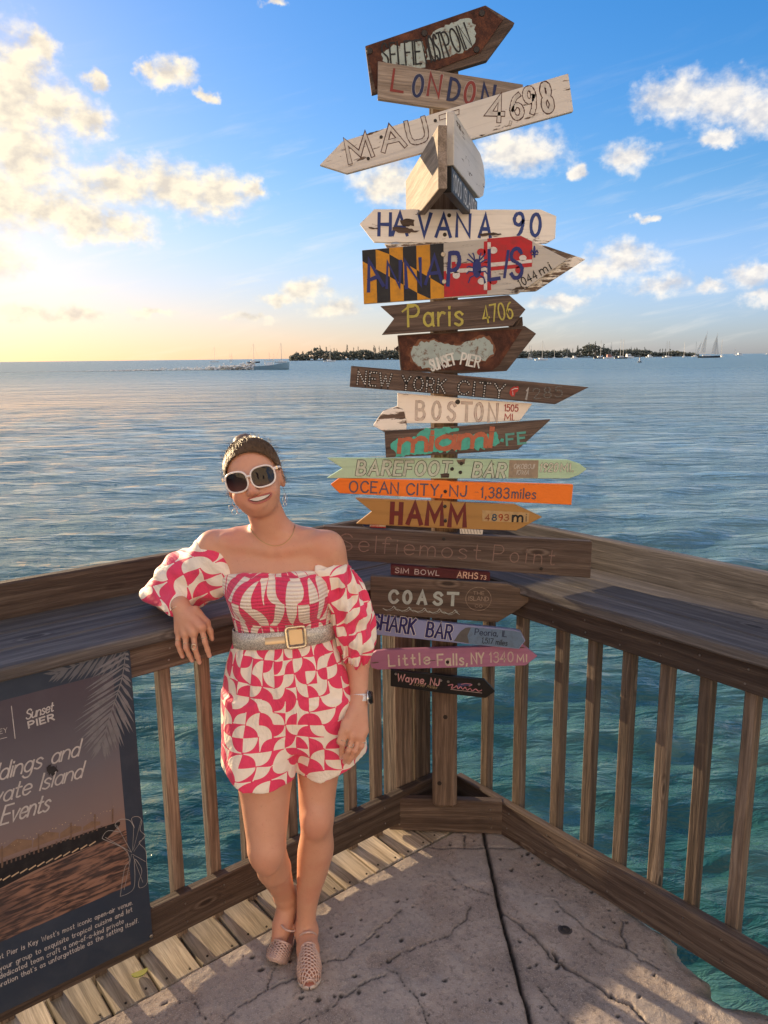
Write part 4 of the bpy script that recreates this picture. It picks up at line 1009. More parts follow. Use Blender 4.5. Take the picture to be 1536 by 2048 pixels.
for sx in (-1, 1):
    for dy, ex, ey in ((-40, 45, -78), (-25, 52, -48), (0, 54, -6), (20, 56, 30), (38, 46, 78), (-48, 22, -82)):
        rb.stroke([fr.loc(888 + sx * 12, 375 + dy), fr.loc(888 + sx * ex * .8, 375 + (dy + ey) / 2 - 8), fr.loc(888 + sx * ex, 375 + ey)], m1 * 7, .0022)
rb.build('crab_emblem', paint(NV2), fr.parent)
text_at(fr, '1044', (1128, 478), (1222, 426), 42, .13, BLK, .0012, gap=.3); text_at(fr, 'mi', (1242, 412), (1298, 378), 46, .13, BLK, .0012, gap=.3)
rb = Ribbon(); rb.poly([fr.loc(*q) for q in blob((1203, 284), 7, 34)][::-1], .0024)
for sx in (-1, 1): rb.stroke([fr.loc(1203, 300), fr.loc(1203 + sx * 14, 276), fr.loc(1203 + sx * 20, 290)], m1 * 6, .0024)
rb.stroke([fr.loc(1188, 300), fr.loc(1220, 298)], m1 * 6, .0024); rb.build('lily_emblem', paint(NV2), fr.parent)
for q in ((702, 298), (708, 448)):
    s = fr.loc(*q); mb = MB(); mb.tube([(s.x, s.y, 0), (s.x, s.y, .0035)], [.0088, .007], 12); mb.build('screw', m_screw, fr.parent)
# 7 Paris
fr = sign('dark bare arrow with a notched tail reading Paris 4706 in yellow', K2, [(358, 582), (1065, 521), (1156, 600), (1085, 690), (720, 716), (366, 740), (434, 650)], YC, w_sign, .02, ax=((358, 582), (1065, 521)))
YEL = (.46, .40, .085)
text_at(fr, 'Paris', (512, 692), (810, 684), 112, .12, YEL, .0012, gap=.25, jit=.2); text_at(fr, '4706', (926, 676), (1088, 646), 88, .10, YEL, .0012, gap=.22, jit=.2)
rb = Ribbon(); rb.stroke([fr.loc(480, 612), fr.loc(510, 588), fr.loc(540, 584)], .006, .0014); rb.build('lettering', paint(YEL), fr.parent)
# 8 Sunset Pier plate
fr = sign('rusty plate on a dark arrow with a dumbbell of worn pale paint', K2, [(452, 742), (800, 718), (1150, 690), (1214, 733), (1052, 938), (800, 952), (470, 938)], YB, w_sign, .028, ax=((452, 742), (1150, 690)))
prism('metal_plate', fr.poly([(456, 748), (1138, 706), (1010, 905), (972, 934), (478, 934)]), .0005, .0035, m_rust, fr.parent, 0)
dumb = [(526, 850), (535, 805), (580, 778), (650, 775), (720, 790), (790, 800), (838, 775), (900, 752), (955, 765), (980, 800), (975, 845), (930, 880), (870, 880), (800, 870), (720, 890), (650, 925), (580, 915), (540, 885)]
patch(fr, [(x + (x - 750) * .05, y + (y - 845) * .12) for x, y in dumb], paint((.20, .085, .045), .8), .0040, 'rust_stain', .0035); patch(fr, dumb, m_oldp, .0046, rag=.003)
text_at(fr, 'SUNSET', (640, 938), (772, 900), 60, .15, (.68, .68, .64), .0054, gap=.2); text_at(fr, 'PIER', (796, 900), (898, 920), 60, .15, (.68, .68, .64), .0054, gap=.24)
sign('small dark wood sign end sticking out behind the rusty plates', K2, [(1060, 690), (1090, 650), (1138, 640), (1142, 688), (1110, 720)], YA, w_sign, .02)
sign('small dark wood arrow tip showing left of the rusty plate', K2, [(437, 815), (460, 795), (520, 790), (520, 850), (462, 838)], YA, w_sign, .02)
# 9 New York City
fr = sign('long dark board with a slanted end reading NEW YORK CITY in white dots', K2, [(198, 910), (800, 962), (1503, 1027), (1318, 1121), (760, 1070), (190, 1025)], YC, w_sign, .021, ax=((198, 910), (1503, 1027)))
for w_, p0, p1 in (('NEW', (232, 1010), (414, 1028)), ('YORK', (476, 1038), (712, 1058)), ('CITY', (782, 1064), (1036, 1086))):
    text_at(fr, w_, p0, p1, 72, .22, (.010, .009, .009), .0008, gap=.32, dots=(.60, .58, .56), jit=.05)
text_at(fr, '1', (1154, 1090), (1160, 1091), 56, .2, (.36, .34, .32), .0010); text_at(fr, '285', (1196, 1092), (1356, 1078), 56, .10, (.09, .085, .08), .0009, gap=.3, dots=(.22, .21, .20))
rb = Ribbon(); rb.poly([fr.loc(*q) for q in [(1072, 1036), (1092, 1022), (1100, 1026), (1114, 1020), (1118, 1036), (1112, 1050), (1100, 1056), (1094, 1078), (1078, 1078), (1066, 1062)]][::-1], .0010); rb.build('lips_emblem', paint((.46, .03, .025)), fr.parent)
rb = Ribbon(); rb.stroke([fr.loc(1080, 1042), fr.loc(1096, 1034), fr.loc(1110, 1034)], .003, .0016); rb.stroke([fr.loc(1084, 1052), fr.loc(1086, 1070)], .002, .0016); rb.build('lips_emblem', paint((.62, .56, .54)), fr.parent)
# 10 Boston and the pointed end beside it
fr = sign('cream board reading BOSTON 1505 MI. in thin red', K3, [(438, 176), (1152, 232), (1084, 322), (760, 334), (437, 336)], YB, w_cream, .034, ax=((438, 176), (1152, 232)))
BRD = (.27, .06, .045)
for ch, x0, x1 in (('B', 535, 578), ('O', 622, 662), ('S', 702, 740), ('T', 776, 826), ('O', 846, 884), ('N', 918, 962)):
    text_at(fr, ch, (x0, 312 + (x0 - 535) * .035), (x1, 313 + (x0 - 535) * .035), 92, .13, (.60, .51, .43), .0008, outline=BRD, ol=.10, jit=.25)
text_at(fr, '1505', (1004, 270), (1074, 272), 34, .15, (.40, .03, .03), .0012, gap=.22); text_at(fr, 'MI.', (1004, 318), (1054, 319), 32, .15, (.40, .03, .03), .0012, gap=.2)
s = fr.loc(756, 222); mb = MB(); mb.tube([(s.x, s.y, 0), (s.x, s.y, .004)], [.009, .007], 10); mb.build('screw', m_scr_d, fr.parent)
sign('short white board end pointing left, below and left of BOSTON', K3, [(308, 348), (362, 272), (436, 248), (470, 262), (486, 336), (484, 392), (370, 384)], YB - .004, w_white2, .05, ax=((308, 348), (484, 340)))
# 11 Miami
fr = sign('dark arrow with turquoise patch and coral script reading miami', K3, [(368, 378), (760, 352), (1250, 315), (1075, 475), (740, 498), (376, 518)], YC, w_sign, .021, ax=((368, 378), (1250, 315)))
m_turq = paint((.07, .42, .33))
patch(fr, [(404, 440), (440, 415), (520, 418), (560, 372), (640, 362), (770, 358), (760, 376), (690, 384), (700, 396), (900, 388), (970, 390), (972, 440), (905, 455), (890, 470), (700, 480), (560, 500), (420, 512), (430, 488), (402, 470)], m_turq, .0006, rag=.003)
patch(fr, [(980, 430), (985, 415), (1000, 418), (998, 434)], m_turq, .0006, rag=.001)
COR = (.44, .13, .07)
text_at(fr, 'miami', (446, 486), (935, 456), 108, .22, COR, .0016, gap=.10, italic=.15, jit=.2)
text_at(fr, 'FE', (1016, 450), (1116, 440), 56, .22, (.10, .33, .28), .0010, gap=.35)
# 12 Barefoot Bar
fr = sign('pale green arrow with a notched tail and white outlined letters, 1920 MI.', K3, [(62, 518), (700, 522), (1340, 528), (1400, 548), (1440, 578), (1400, 608), (1345, 628), (700, 628), (62, 626), (146, 574)], YB, w_mint, .019, ax=((62, 518), (1340, 528)))
OB = dict(outline=(.012, .014, .012), ol=.18)
text_at(fr, 'BAREFOOT', (222, 606), (712, 610), 70, .20, (.50, .55, .44), .0007, gap=.34, italic=.15, jit=.12, wob=.006, **OB); text_at(fr, 'BAR', (836, 616), (1002, 620), 70, .20, (.50, .55, .44), .0007, gap=.34, italic=.15, jit=.12, wob=.006, **OB)
patch(fr, [(1030, 530), (1184, 531), (1180, 625), (1024, 624)], paint((.32, .25, .18)), .0006, 'name_plate', 0)
text_at(fr, 'OKOBOJI', (1052, 574), (1158, 576), 24, .14, (.55, .52, .46), .0012, italic=.2); text_at(fr, 'IOWA', (1066, 606), (1132, 607), 24, .14, (.55, .52, .46), .0012, italic=.2)
text_at(fr, '1920', (1190, 590), (1282, 590), 42, .17, (.60, .58, .48), .0007, gap=.3, italic=.15, **OB); text_at(fr, 'MI.', (1300, 590), (1366, 590), 40, .17, (.60, .58, .48), .0007, gap=.3, **OB)
patch(fr, [(750, 530), (798, 526), (790, 550), (758, 552)], w_sign, .0008, 'bare_patch', .001); patch(fr, [(665, 602), (712, 600), (708, 624), (668, 626)], w_sign, .0030, 'bare_patch', .001)
for q in ((726, 577), (770, 595), (775, 548)):
    s = fr.loc(*q); mb = MB(); mb.tube([(s.x, s.y, 0), (s.x, s.y, .0034)], [.0070, .006], 10); mb.build('screw', m_scr_d, fr.parent)
# 13 Ocean City
fr = sign('bright orange arrow pointing left reading OCEAN CITY, NJ 1,383 miles', K3, [(83, 660), (130, 626), (740, 644), (1368, 661), (1358, 768), (700, 735), (130, 706)], YB, w_orange, .022, ax=((130, 626), (1368, 661)), screws=((690, 696),))
PUR = (.095, .085, .12)
for w_, p0, p1, h, lw in (('OCEAN', (182, 698), (440, 708), 58, .14), ('CITY,', (484, 712), (672, 718), 58, .14), ('NJ', (714, 720), (800, 722), 56, .14), ('1,383', (880, 728), (1026, 732), 54, .14), ('miles', (1042, 730), (1168, 735), 54, .12)):
    text_at(fr, w_, p0, p1, h, lw, PUR, .0010, gap=.26)
# 14 Hamm
fr = sign('mustard brown arrow with a notched tail reading HAMM', K3, [(213, 732), (640, 748), (1060, 765), (1204, 832), (1065, 904), (640, 890), (218, 868), (302, 803)], YB, w_mustard, .02, ax=((213, 732), (1060, 765)), screws=((688, 775), (690, 852)))
for ch, x0, x1, y in (('H', 406, 452, 862), ('A', 492, 560, 864), ('M', 592, 672, 868), ('M', 712, 792, 876)):
    text_at(fr, ch, (x0, y), (x1, y + 2), 104, .24, (.13, .016, .014), .0008, jit=.02, wob=0)
patch(fr, [(886, 795), (1136, 808), (1130, 860), (886, 854)], paint((.44, .29, .13)), .0007, 'number_plate', .0004)
for ch, x0, x1, c in (('4', 902, 922, (.25, .08, .03)), ('8', 938, 960, (.01, .05, .09)), ('9', 972, 992, (.34, .06, .02)), ('3', 1002, 1024, (.25, .08, .03))):
    text_at(fr, ch, (x0, 849), (x1, 850), 32, .2, c, .0012)
text_at(fr, 'm', (1046, 854), (1098, 856), 52, .2, BLK, .0012); text_at(fr, 'i', (1116, 854), (1119, 854), 44, .14, (.16, .12, .07), .0012)
# stickers below
fr = sign('small red, white and blue sticker under the mustard arrow tail', K3, [(253, 872), (376, 876), (374, 890), (256, 886)], YA + .012, paint((.55, .53, .50)), .004, nm='sticker', group='stickers under the mustard arrow')
patch(fr, [(254, 870), (290, 871), (290, 884), (256, 883)], paint((.015, .03, .12)), .0006, 'sticker_print', 0); patch(fr, [(292, 881), (375, 884), (374, 890), (292, 887)], paint((.45, .02, .03)), .0006, 'sticker_print', 0)
text_at(fr, 'VISIT', (296, 880), (340, 881), 9, .2, (.45, .02, .03), .0008)
fr = sign('scratched silver sticker under the mustard arrow, on the post top edge', K3, [(765, 892), (892, 900), (888, 926), (768, 922)], YB, mat('foil', color=(.55, .53, .50), rough=.35, metal=.7), .004, nm='sticker', group='stickers under the mustard arrow')
for k in range(7):
    rb = Ribbon(); rb.stroke([fr.loc(775 + k * 16, 898), fr.loc(780 + k * 16, 918)], .002, .0006); rb.build('scratch', paint((.12, .11, .10)), fr.parent)
# 15 Selfiemost Point plank
fr = sign('wide dark plank with faint pink letters lying across the counter corner', K4, [(-10, 62), (700, 104), (1466, 146), (1456, 346), (700, 290), (-10, 236)], YB, w_rail, .032, ax=((-10, 62), (1466, 146)), screws=((652, 130), (1185, 294)))
PK = (.20, .125, .10)
text_at(fr, 'Selfiemost', (78, 190), (850, 248), 92, .065, PK, .0008, gap=.30, jit=.3); text_at(fr, 'Point', (920, 250), (1256, 274), 88, .065, PK, .0008, gap=.42, jit=.3)
# 16 Sim Bowl
fr = sign('narrow maroon strip reading SIM BOWL and ARHS 73', K4, [(360, 272), (906, 316), (906, 362), (360, 328)], YC, w_maroon, .02)
text_at(fr, 'SIM BOWL', (384, 316), (626, 332), 27, .16, (.45, .36, .34), .0010, gap=.3); text_at(fr, 'ARHS', (724, 342), (836, 350), 33, .16, (.56, .36, .26), .0010, gap=.3); text_at(fr, '73', (852, 352), (882, 354), 22, .18, (.56, .36, .26), .0010, gap=.3)
# 17 Coast
fr = sign('broad brown arrow reading COAST in worn pale blocks with a wave', K4, [(250, 336), (620, 356), (1000, 378), (1165, 440), (1060, 520), (945, 590), (600, 566), (250, 540)], YC - .004, w_tan if False else w_post, .026, ax=((250, 336), (1000, 378)))
CO = (.36, .40, .37)
for ch, x0, x1 in (('C', 352, 396), ('O', 430, 470), ('A', 510, 552), ('S', 596, 638), ('T', 672, 726)):
    text_at(fr, ch, (x0, 478 + (x0 - 352) * .045), (x1, 480 + (x0 - 352) * .045), 66, .26, CO, .0008, jit=.06)
wv = []
for k in range(5):
    x = 318 + k * 84
    wv += [(x, 512 + k * 5), (x + 20, 520 + k * 5), (x + 45, 514 + k * 5), (x + 60, 500 + k * 5), (x + 66, 512 + k * 5), (x + 76, 520 + k * 5)]
rb = Ribbon(); rb.stroke([fr.loc(*q) for q in smooth_pts(wv, 4)], .0022, .0010, jit=.4); rb.stroke([fr.loc(q[0] + 8, q[1] + 6) for q in smooth_pts(wv, 4)], .0012, .0012, jit=.4); rb.build('wave_mark', paint(CO), fr.parent)
rb = Ribbon(); cc = [fr.loc(*q) for q in blob((842, 460), 70, 64, 40)]; rb.stroke(cc + [cc[0]], .0016, .0008, jit=.5); rb.build('stamp_ring', paint((.27, .20, .15)), fr.parent)
text_at(fr, 'ISLAND', (788, 468), (896, 472), 24, .14, (.27, .20, .15), .0008, gap=.2); text_at(fr, 'THE', (812, 436), (872, 438), 18, .14, (.27, .20, .15), .0008); text_at(fr, 'CO', (822, 506), (862, 508), 16, .14, (.27, .20, .15), .0008)
# 18 Shark Bar
fr = sign('periwinkle blue board with navy letters and a grey shark fin', K4, [(215, 545), (640, 590), (1040, 630), (1076, 640), (1100, 690), (1064, 736), (640, 694), (215, 650)], YC, w_peri, .02, ax=((215, 545), (1040, 630)))
patch(fr, [(800, 616), (1040, 636), (1072, 646), (1094, 690), (1060, 730), (786, 706), (780, 660)], paint((.125, .20, .31)), .0006, 'blue_patch', .0008)
patch(fr, [(706, 692), (740, 640), (770, 618), (802, 616), (782, 660), (788, 704)], paint((.10, .098, .10)), .0010, 'shark_fin', .0005)
SH = dict(outline=(.60, .58, .58), ol=.22)
text_at(fr, 'SHARK', (258, 622), (488, 652), 84, .16, (.016, .016, .11), .0008, gap=.26, **SH); text_at(fr, 'BAR', (556, 664), (690, 682), 80, .16, (.016, .016, .11), .0008, gap=.26, **SH)
text_at(fr, 'Peoria, IL', (822, 656), (996, 668), 34, .13, (.012, .022, .07), .0012, gap=.2); text_at(fr, '1,517 miles', (860, 700), (998, 716), 30, .14, (.012, .02, .04), .0012, gap=.2)
# 19 Little Falls
fr = sign('mauve arrow with a rounded tail reading Little Falls, NY 1340 MI', K4, [(240, 800), (252, 768), (280, 749), (330, 742), (700, 730), (1090, 716), (1166, 775), (1100, 826), (700, 838), (290, 849), (256, 838)], YB, w_pink, .02, ax=((330, 742), (1090, 716)), screws=((672, 806),))
CR_ = (.58, .50, .42)
text_at(fr, 'Little', (352, 828), (574, 816), 64, .14, CR_, .0008, gap=.34); text_at(fr, 'Falls,', (618, 826), (780, 820), 64, .14, CR_, .0008, gap=.26); text_at(fr, 'NY', (804, 816), (872, 812), 60, .15, CR_, .0008, gap=.26); text_at(fr, '1340', (904, 808), (1032, 804), 56, .13, (.50, .38, .36), .0008, gap=.24); text_at(fr, 'MI', (1054, 806), (1106, 804), 40, .16, CR_, .0008, gap=.34)
# 20 Wayne
fr = sign('small black arrow reading Wayne, NJ in pink letters, lowest of the stack', K4, [(360, 852), (620, 878), (876, 905), (934, 968), (882, 1005), (620, 975), (360, 940)], YC, w_black, .018, ax=((360, 852), (876, 905)))
text_at(fr, 'Wayne,', (396, 908), (552, 926), 40, .16, (.50, .27, .28), .0008, gap=.24); text_at(fr, 'NJ', (576, 930), (624, 936), 38, .17, (.50, .27, .28), .0008, gap=.26)
text_at(fr, '1,098 Miles', (484, 934), (612, 954), 17, .10, (.40, .30, .17), .0008, italic=.3, gap=.2)
patch(fr, [(726, 924), (800, 922), (812, 936), (730, 944)], paint((.05, .05, .14)), .0006, 'badge', .001)
rb = Ribbon(); rb.stroke([fr.loc(*q) for q in smooth_pts([(676, 934), (700, 930), (694, 950), (712, 944), (722, 936), (730, 952), (744, 942), (756, 956), (768, 944), (780, 960), (796, 950), (808, 964), (826, 954), (842, 966), (860, 960)], 4)], .0034, .0010, jit=.3); rb.stroke([fr.loc(*q) for q in smooth_pts([(748, 928), (776, 924), (806, 930), (790, 938)], 4)], .0026, .0012); rb.build('badge_script', paint((.48, .20, .24)), fr.parent)
rb = Ribbon(); rb.stroke([fr.loc(690, 956), fr.loc(860, 976)], .002, .0008); rb.build('badge_line', paint((.45, .35, .33)), fr.parent)
for q in ((388, 872), (636, 908), (676, 914), (845, 928)):
    s = fr.loc(*q); mb = MB(); mb.tube([(s.x, s.y, 0), (s.x, s.y, .002)], [.0052, .004], 8); mb.build('screw', m_screw, fr.parent)
# ------------------------------------------------------------------ event banner on the left rail
Xp = -DL; np_ = DR; op = P(1.7, .038, 0)
mwp = Matrix((Xp, UP, np_)).transposed().to_4x4(); mwp.translation = P(1.34, .038, .05)
ban = empty('banner_sign', mwp); tag(ban, 'dark blue event banner screwed to the left railing', 'banner')
fp = Frame(ban, mwp, op, np_, K5)
rt, rb_ = fp.loc(690, 42), fp.loc(815, 1592)
xr, zt, zb = (rt.x + rb_.x) / 2, rt.y, rb_.y
def _print(t, b):
    p = t.coord('Object'); x, y, z = t.sep(p)
    pxr, pyt, pyb = fp.loc(655, 800).x, fp.loc(100, 300).y, fp.loc(300, 1480).y
    inx = t.math('LESS_THAN', x, pxr); iny = t.math('MULTIPLY', t.math('LESS_THAN', y, pyt), t.math('GREATER_THAN', y, pyb))
    pic = t.math('MULTIPLY', inx, iny)
    hz = fp.loc(300, 1170).y
    v = t.math('DIVIDE', t.math('SUBTRACT', y, hz), pyt - hz)
    skyc_ = t.cramp(v, [(.0, (.23, .14, .105)), (.18, (.18, .135, .135)), (.5, (.12, .112, .135)), (.85, (.072, .062, .080)), (1.0, (.065, .052, .070))])
    wn = t.noise(t.vec('MULTIPLY', p, (9.0, 60.0, 1.0)), 1.6, 4.0, .6, .5); wb = t.noise(p, 5.0, 2.0, .5)
    wat = t.mix(t.ramp(wn, .40, .62), (.040, .026, .025), (.25, .135, .095)); wat = t.mix(t.math('MULTIPLY', t.ramp(wb, .4, .7), .6), wat, (.035, .026, .028))
    # the pier in the print recedes to the right, so its waterline climbs
    wl = t.math('MULTIPLY_ADD', x, (fp.loc(560, 1065).y - fp.loc(0, 1330).y) / (fp.loc(560, 1065).x - fp.loc(0, 1330).x), fp.loc(0, 1330).y - fp.loc(0, 1330).x * (fp.loc(560, 1065).y - fp.loc(0, 1330).y) / (fp.loc(560, 1065).x - fp.loc(0, 1330).x))
    below = t.math('LESS_THAN', y, wl)
    img = t.mix(below, skyc_, wat)
    dust = t.noise(p, 7.0, 5.0, .7)
    c = t.mix(pic, (.022, .033, .056), img)
    c = t.mix(t.math('MULTIPLY', t.ramp(dust, .4, .8), .12), c, (.15, .16, .19))
    return {'Base Color': c, 'Roughness': .42}
m_ban = mat('printed banner', _print, spec=.4)
bm = bmesh.new()
NX, NY = 24, 18; x0 = xr - .95
gv = [[bm.verts.new((x0 + (xr - x0) * i / NX, zb + (zt - zb) * j / NY, 0)) for i in range(NX + 1)] for j in range(NY + 1)]
for j in range(NY):
    for i in range(NX): bm.faces.new((gv[j][i], gv[j][i + 1], gv[j + 1][i + 1], gv[j + 1][i]))
r_ = bmesh.ops.extrude_face_region(bm, geom=bm.faces[:])
for e in r_['geom']:
    if isinstance(e, bmesh.types.BMVert): e.co.z -= .004
bmesh.ops.recalc_face_normals(bm, faces=bm.faces[:])
bmobj('panel', bm, m_ban, ban)
WT = (.46, .43, .43)
def vis_line(txt, vis, p0, p1, h, lw, z=.0012, italic=0., gap=.22, name='lettering', col=WT):
    full, nf = layout(txt, gap); _, nv = layout(vis, gap); k = nf / nv
    q0 = (p1[0] - (p1[0] - p0[0]) * k, p1[1] - (p1[1] - p0[1]) * k)
    # keep letters that lie on the panel
    text_at(fp, txt, q0, p1, h, lw, col, z, gap, italic, 0.04, name, 0.0)
vis_line('Weddings and', 'dings and', (-20, 752), (418, 616), 104, .10, italic=.32, gap=.12)
vis_line('Private Island', 'ate Island', (2, 866), (434, 732), 100, .10, italic=.32, gap=.12)
vis_line('Events', 'Events', (0, 986), (256, 908), 104, .10, italic=.32, gap=.12)
for (full, vis, p0, p1) in (("Sunset Pier is Key West's most iconic open-air venue.", "t Pier is Key West's most iconic open-air venue.", (0, 1700), (706, 1408)),
                            ("your group to exquisite tropical cuisine and let", "your group to exquisite tropical cuisine and let", (0, 1764), (704, 1446)),
                            ("dedicated team craft a one-of-a-kind private", "dedicated team craft a one-of-a-kind private", (0, 1806), (658, 1508)),
                            ("celebration that's as unforgettable as the setting itself.", "ration that's as unforgettable as the setting itself.", (0, 1850), (738, 1504))):
    vis_line(full, vis, p0, p1, 30, .115, gap=.26)
text_at(fp, 'Sunset', (138, 424), (282, 378), 54, .13, WT, .0012, .12, .25, .05, 'lettering', 0); text_at(fp, 'PIER', (154, 468), (288, 424), 36, .26, WT, .0012, .3, 0, .02, 'lettering', 0)
text_at(fp, 'KEY', (-26, 506), (38, 490), 28, .11, WT, .0012, .26, 0, .02, 'lettering', 0)
rb = Ribbon(); rb.stroke([fp.loc(60, 352), fp.loc(80, 524)], .0022, .0012); rb.stroke([fp.loc(-10, 530), fp.loc(36, 518)], .0016, .0012); rb.build('print_line', paint(WT), ban)
# printed pier: dark deck, pale tent roofs and lamp dots
PC = lambda pts: [fp.loc(*q) for q in pts]
rb = Ribbon(); rb.poly(PC([(-200, 1300), (0, 1190), (210, 1115), (380, 1055), (520, 1005), (640, 968), (640, 985), (560, 1068), (350, 1155), (180, 1232), (0, 1325), (-200, 1420)])[::-1], .0004); rb.build('print_pier', paint((.010, .009, .012)), ban)
rb = Ribbon()
for k in range(-1, 4):
    x = 10 + k * 175 * (1 - .06 * k); y = 1165 - (x * .33); w = 160 - 22 * k; hh = 78 - 13 * k
    rb.poly(PC([(x, y), (x + 4, y - hh * .6), (x + w * .5, y - hh - w * .15), (x + w, y - hh * .55 - w * .33), (x + w, y - w * .33 - 6)])[::-1], .0007 + .0001 * k)
rb.build('print_tent', paint((.20, .125, .085)), ban)
rb = Ribbon()
for k in range(26):
    x = -40 + k * 24; y = 1205 - x * .37 + random.uniform(-6, 6); rb.poly(PC([(x, y), (x + 9, y - 3), (x + 9, y - 30 + k * .7), (x, y - 26 + k * .7)])[::-1], .0014)
rb.build('print_figure', paint((.13, .085, .07)), ban)
rb = Ribbon()
for k in range(40): x = -60 + k * 17; q = fp.loc(x, 1120 - x * .33 - random.uniform(0, 40)); rb.disc(q, random.uniform(.0008, .0018), .0017, 6)
for k in range(12): x = -30 + k * 46; q = fp.loc(x, 1290 - x * .40); rb.poly([q, q + Vector((.020, .006)), q + Vector((.019, .010)), q + Vector((-.001, .004))], .0009)
rb.build('print_lamp', paint((.48, .36, .24)), ban)['kind'] = 'stuff'
for (x, ytop, ybot) in ((10, 1100, 1210), (205, 1035, 1130), (378, 975, 1060), (505, 930, 1010), (600, 900, 968)):
    rb = Ribbon(); rb.stroke(PC([(x, ybot), (x, ytop)]), .004, .0019); rb.build('print_pole', paint((.16, .10, .07)), ban)
# palm fronds printed in pale grey
def frond(stem, Ll, n, col, z, side=(-1, 1), ang0=62, ang1=22):
    S_ = smooth_pts([tuple(fp.loc(*q)) for q in stem], 8); rb = Ribbon(); m1 = fp.mpp(400, 300)
    for i in range(n):
        u = (i + .5) / n; j = min(int(u * (len(S_) - 1)), len(S_) - 2); p = Vector(S_[j]); d = (Vector(S_[j + 1]) - p).normalized()
        for sd in side:
            a = R(ang0 + (ang1 - ang0) * u) * sd; q = Vector((d.x * math.cos(a) - d.y * math.sin(a), d.x * math.sin(a) + d.y * math.cos(a)))
            LL = Ll * m1 * (.55 + .75 * math.sin(math.pi * min(1, u * .75 + .25))) * random.uniform(.85, 1.1); nn = Vector((-q.y, q.x))
            if (p + q * LL).x > xr - .003: LL = max(.004, (xr - .003 - p.x) / max(q.x, 1e-3))
            if (p + q * LL).y > zt - .004: LL = max(.003, (zt - .004 - p.y) / max(q.y, 1e-3))
            w = .0045
            rb.poly([p - nn * w * .4, p + q * LL * .5 - nn * w, p + q * LL, p + q * LL * .5 + nn * w, p + nn * w * .4], z + i * .00002)
    rb.stroke(S_, .003, z + .001); rb.build('print_frond', paint(col), ban)
frond([(668, 70), (650, 200), (610, 330), (575, 440), (545, 560)], 190, 20, (.165, .165, .185), .0008)
frond([(668, 60), (560, 80), (440, 120), (300, 180)], 120, 15, (.115, .118, .138), .0006)
rb = Ribbon(); m1 = fp.mpp(700, 1100)
leaf = [(640, 1365), (650, 1290), (665, 1210), (690, 1170), (660, 1110), (560, 1065), (545, 1050), (575, 1015), (640, 1020), (612, 985), (640, 955), (690, 960), (715, 1000), (700, 950), (735, 940), (755, 965), (745, 1010), (772, 1040), (760, 1060), (740, 1080), (775, 1120), (780, 1180), (784, 1290), (745, 1320), (738, 1290), (755, 1230), (735, 1185), (715, 1170), (718, 1250), (712, 1320), (680, 1350), (640, 1365)]
rb.stroke([Vector(q) for q in smooth_pts([tuple(fp.loc(*q)) for q in leaf], 4)], .0016, .0026)
for a, b in (((700, 1130), (560, 1050)), ((700, 1130), (620, 985)), ((705, 1120), (712, 985)), ((710, 1115), (750, 960)), ((712, 1125), (768, 1045)), ((705, 1140), (775, 1180)), ((700, 1140), (660, 1330)), ((708, 1150), (760, 1290))): rb.stroke([fp.loc(*a), fp.loc(*b)], .0012, .0026)
rb.build('print_leaf', paint((.30, .295, .30)), ban)
patch(fp, blob((276, 694), 26, 28), paint((.022, .020, .024)), .0022, 'smudge', .004, .012)
for q in ((672, 48), (806, 1578)):
    s = fp.loc(*q); mb = MB(); mb.tube([(s.x, s.y, -.001), (s.x, s.y, .003), (s.x, s.y, .0042)], [.006, .006, .004], 10); mb.build('screw', m_screw, ban)

# lime wedge lying on a plank
q = P(1.407, .066, 0.0); r = empty('lime_wedge', Matrix.Translation(q) @ Matrix.Rotation(R(30), 4, 'Z')); tag(r, 'small squeezed lime wedge lying on the deck planks', 'lime wedge')
v = []; N = 12
for i in range(N + 1):
    a = math.pi * i / N
    for w in (-1, 0, 1): v.append((.026 * math.cos(a), w * .010 * math.sin(a), .004 + .017 * math.sin(a) * (1 - .25 * abs(w))))
f = []
for i in range(N):
    for k in (0, 1): f.append((i * 3 + k, i * 3 + k + 1, i * 3 + 4 + k, i * 3 + 3 + k))
o = meshobj('rind', v, f, mat('lime rind', color=(.22, .30, .03), rough=.45), r, True, Matrix.Translation((0, .0, .016)) @ Matrix.Rotation(R(150), 4, 'X'))
v2 = [(0, 0, 0)] + [(.025 * math.cos(math.pi * i / N), 0, .015 * math.sin(math.pi * i / N)) for i in range(N + 1)]
for sd in (-1, 1):
    vv = [(x, sd * .009 * (z / .015) + sd * .0006, z * .9 + .003) for x, y, z in v2]
    meshobj('flesh', vv, [(0, i, i + 1) for i in range(1, N + 1)], mat('lime flesh', color=(.52, .50, .12), rough=.3), r, False, Matrix.Translation((0, 0, .016)) @ Matrix.Rotation(R(150), 4, 'X'))
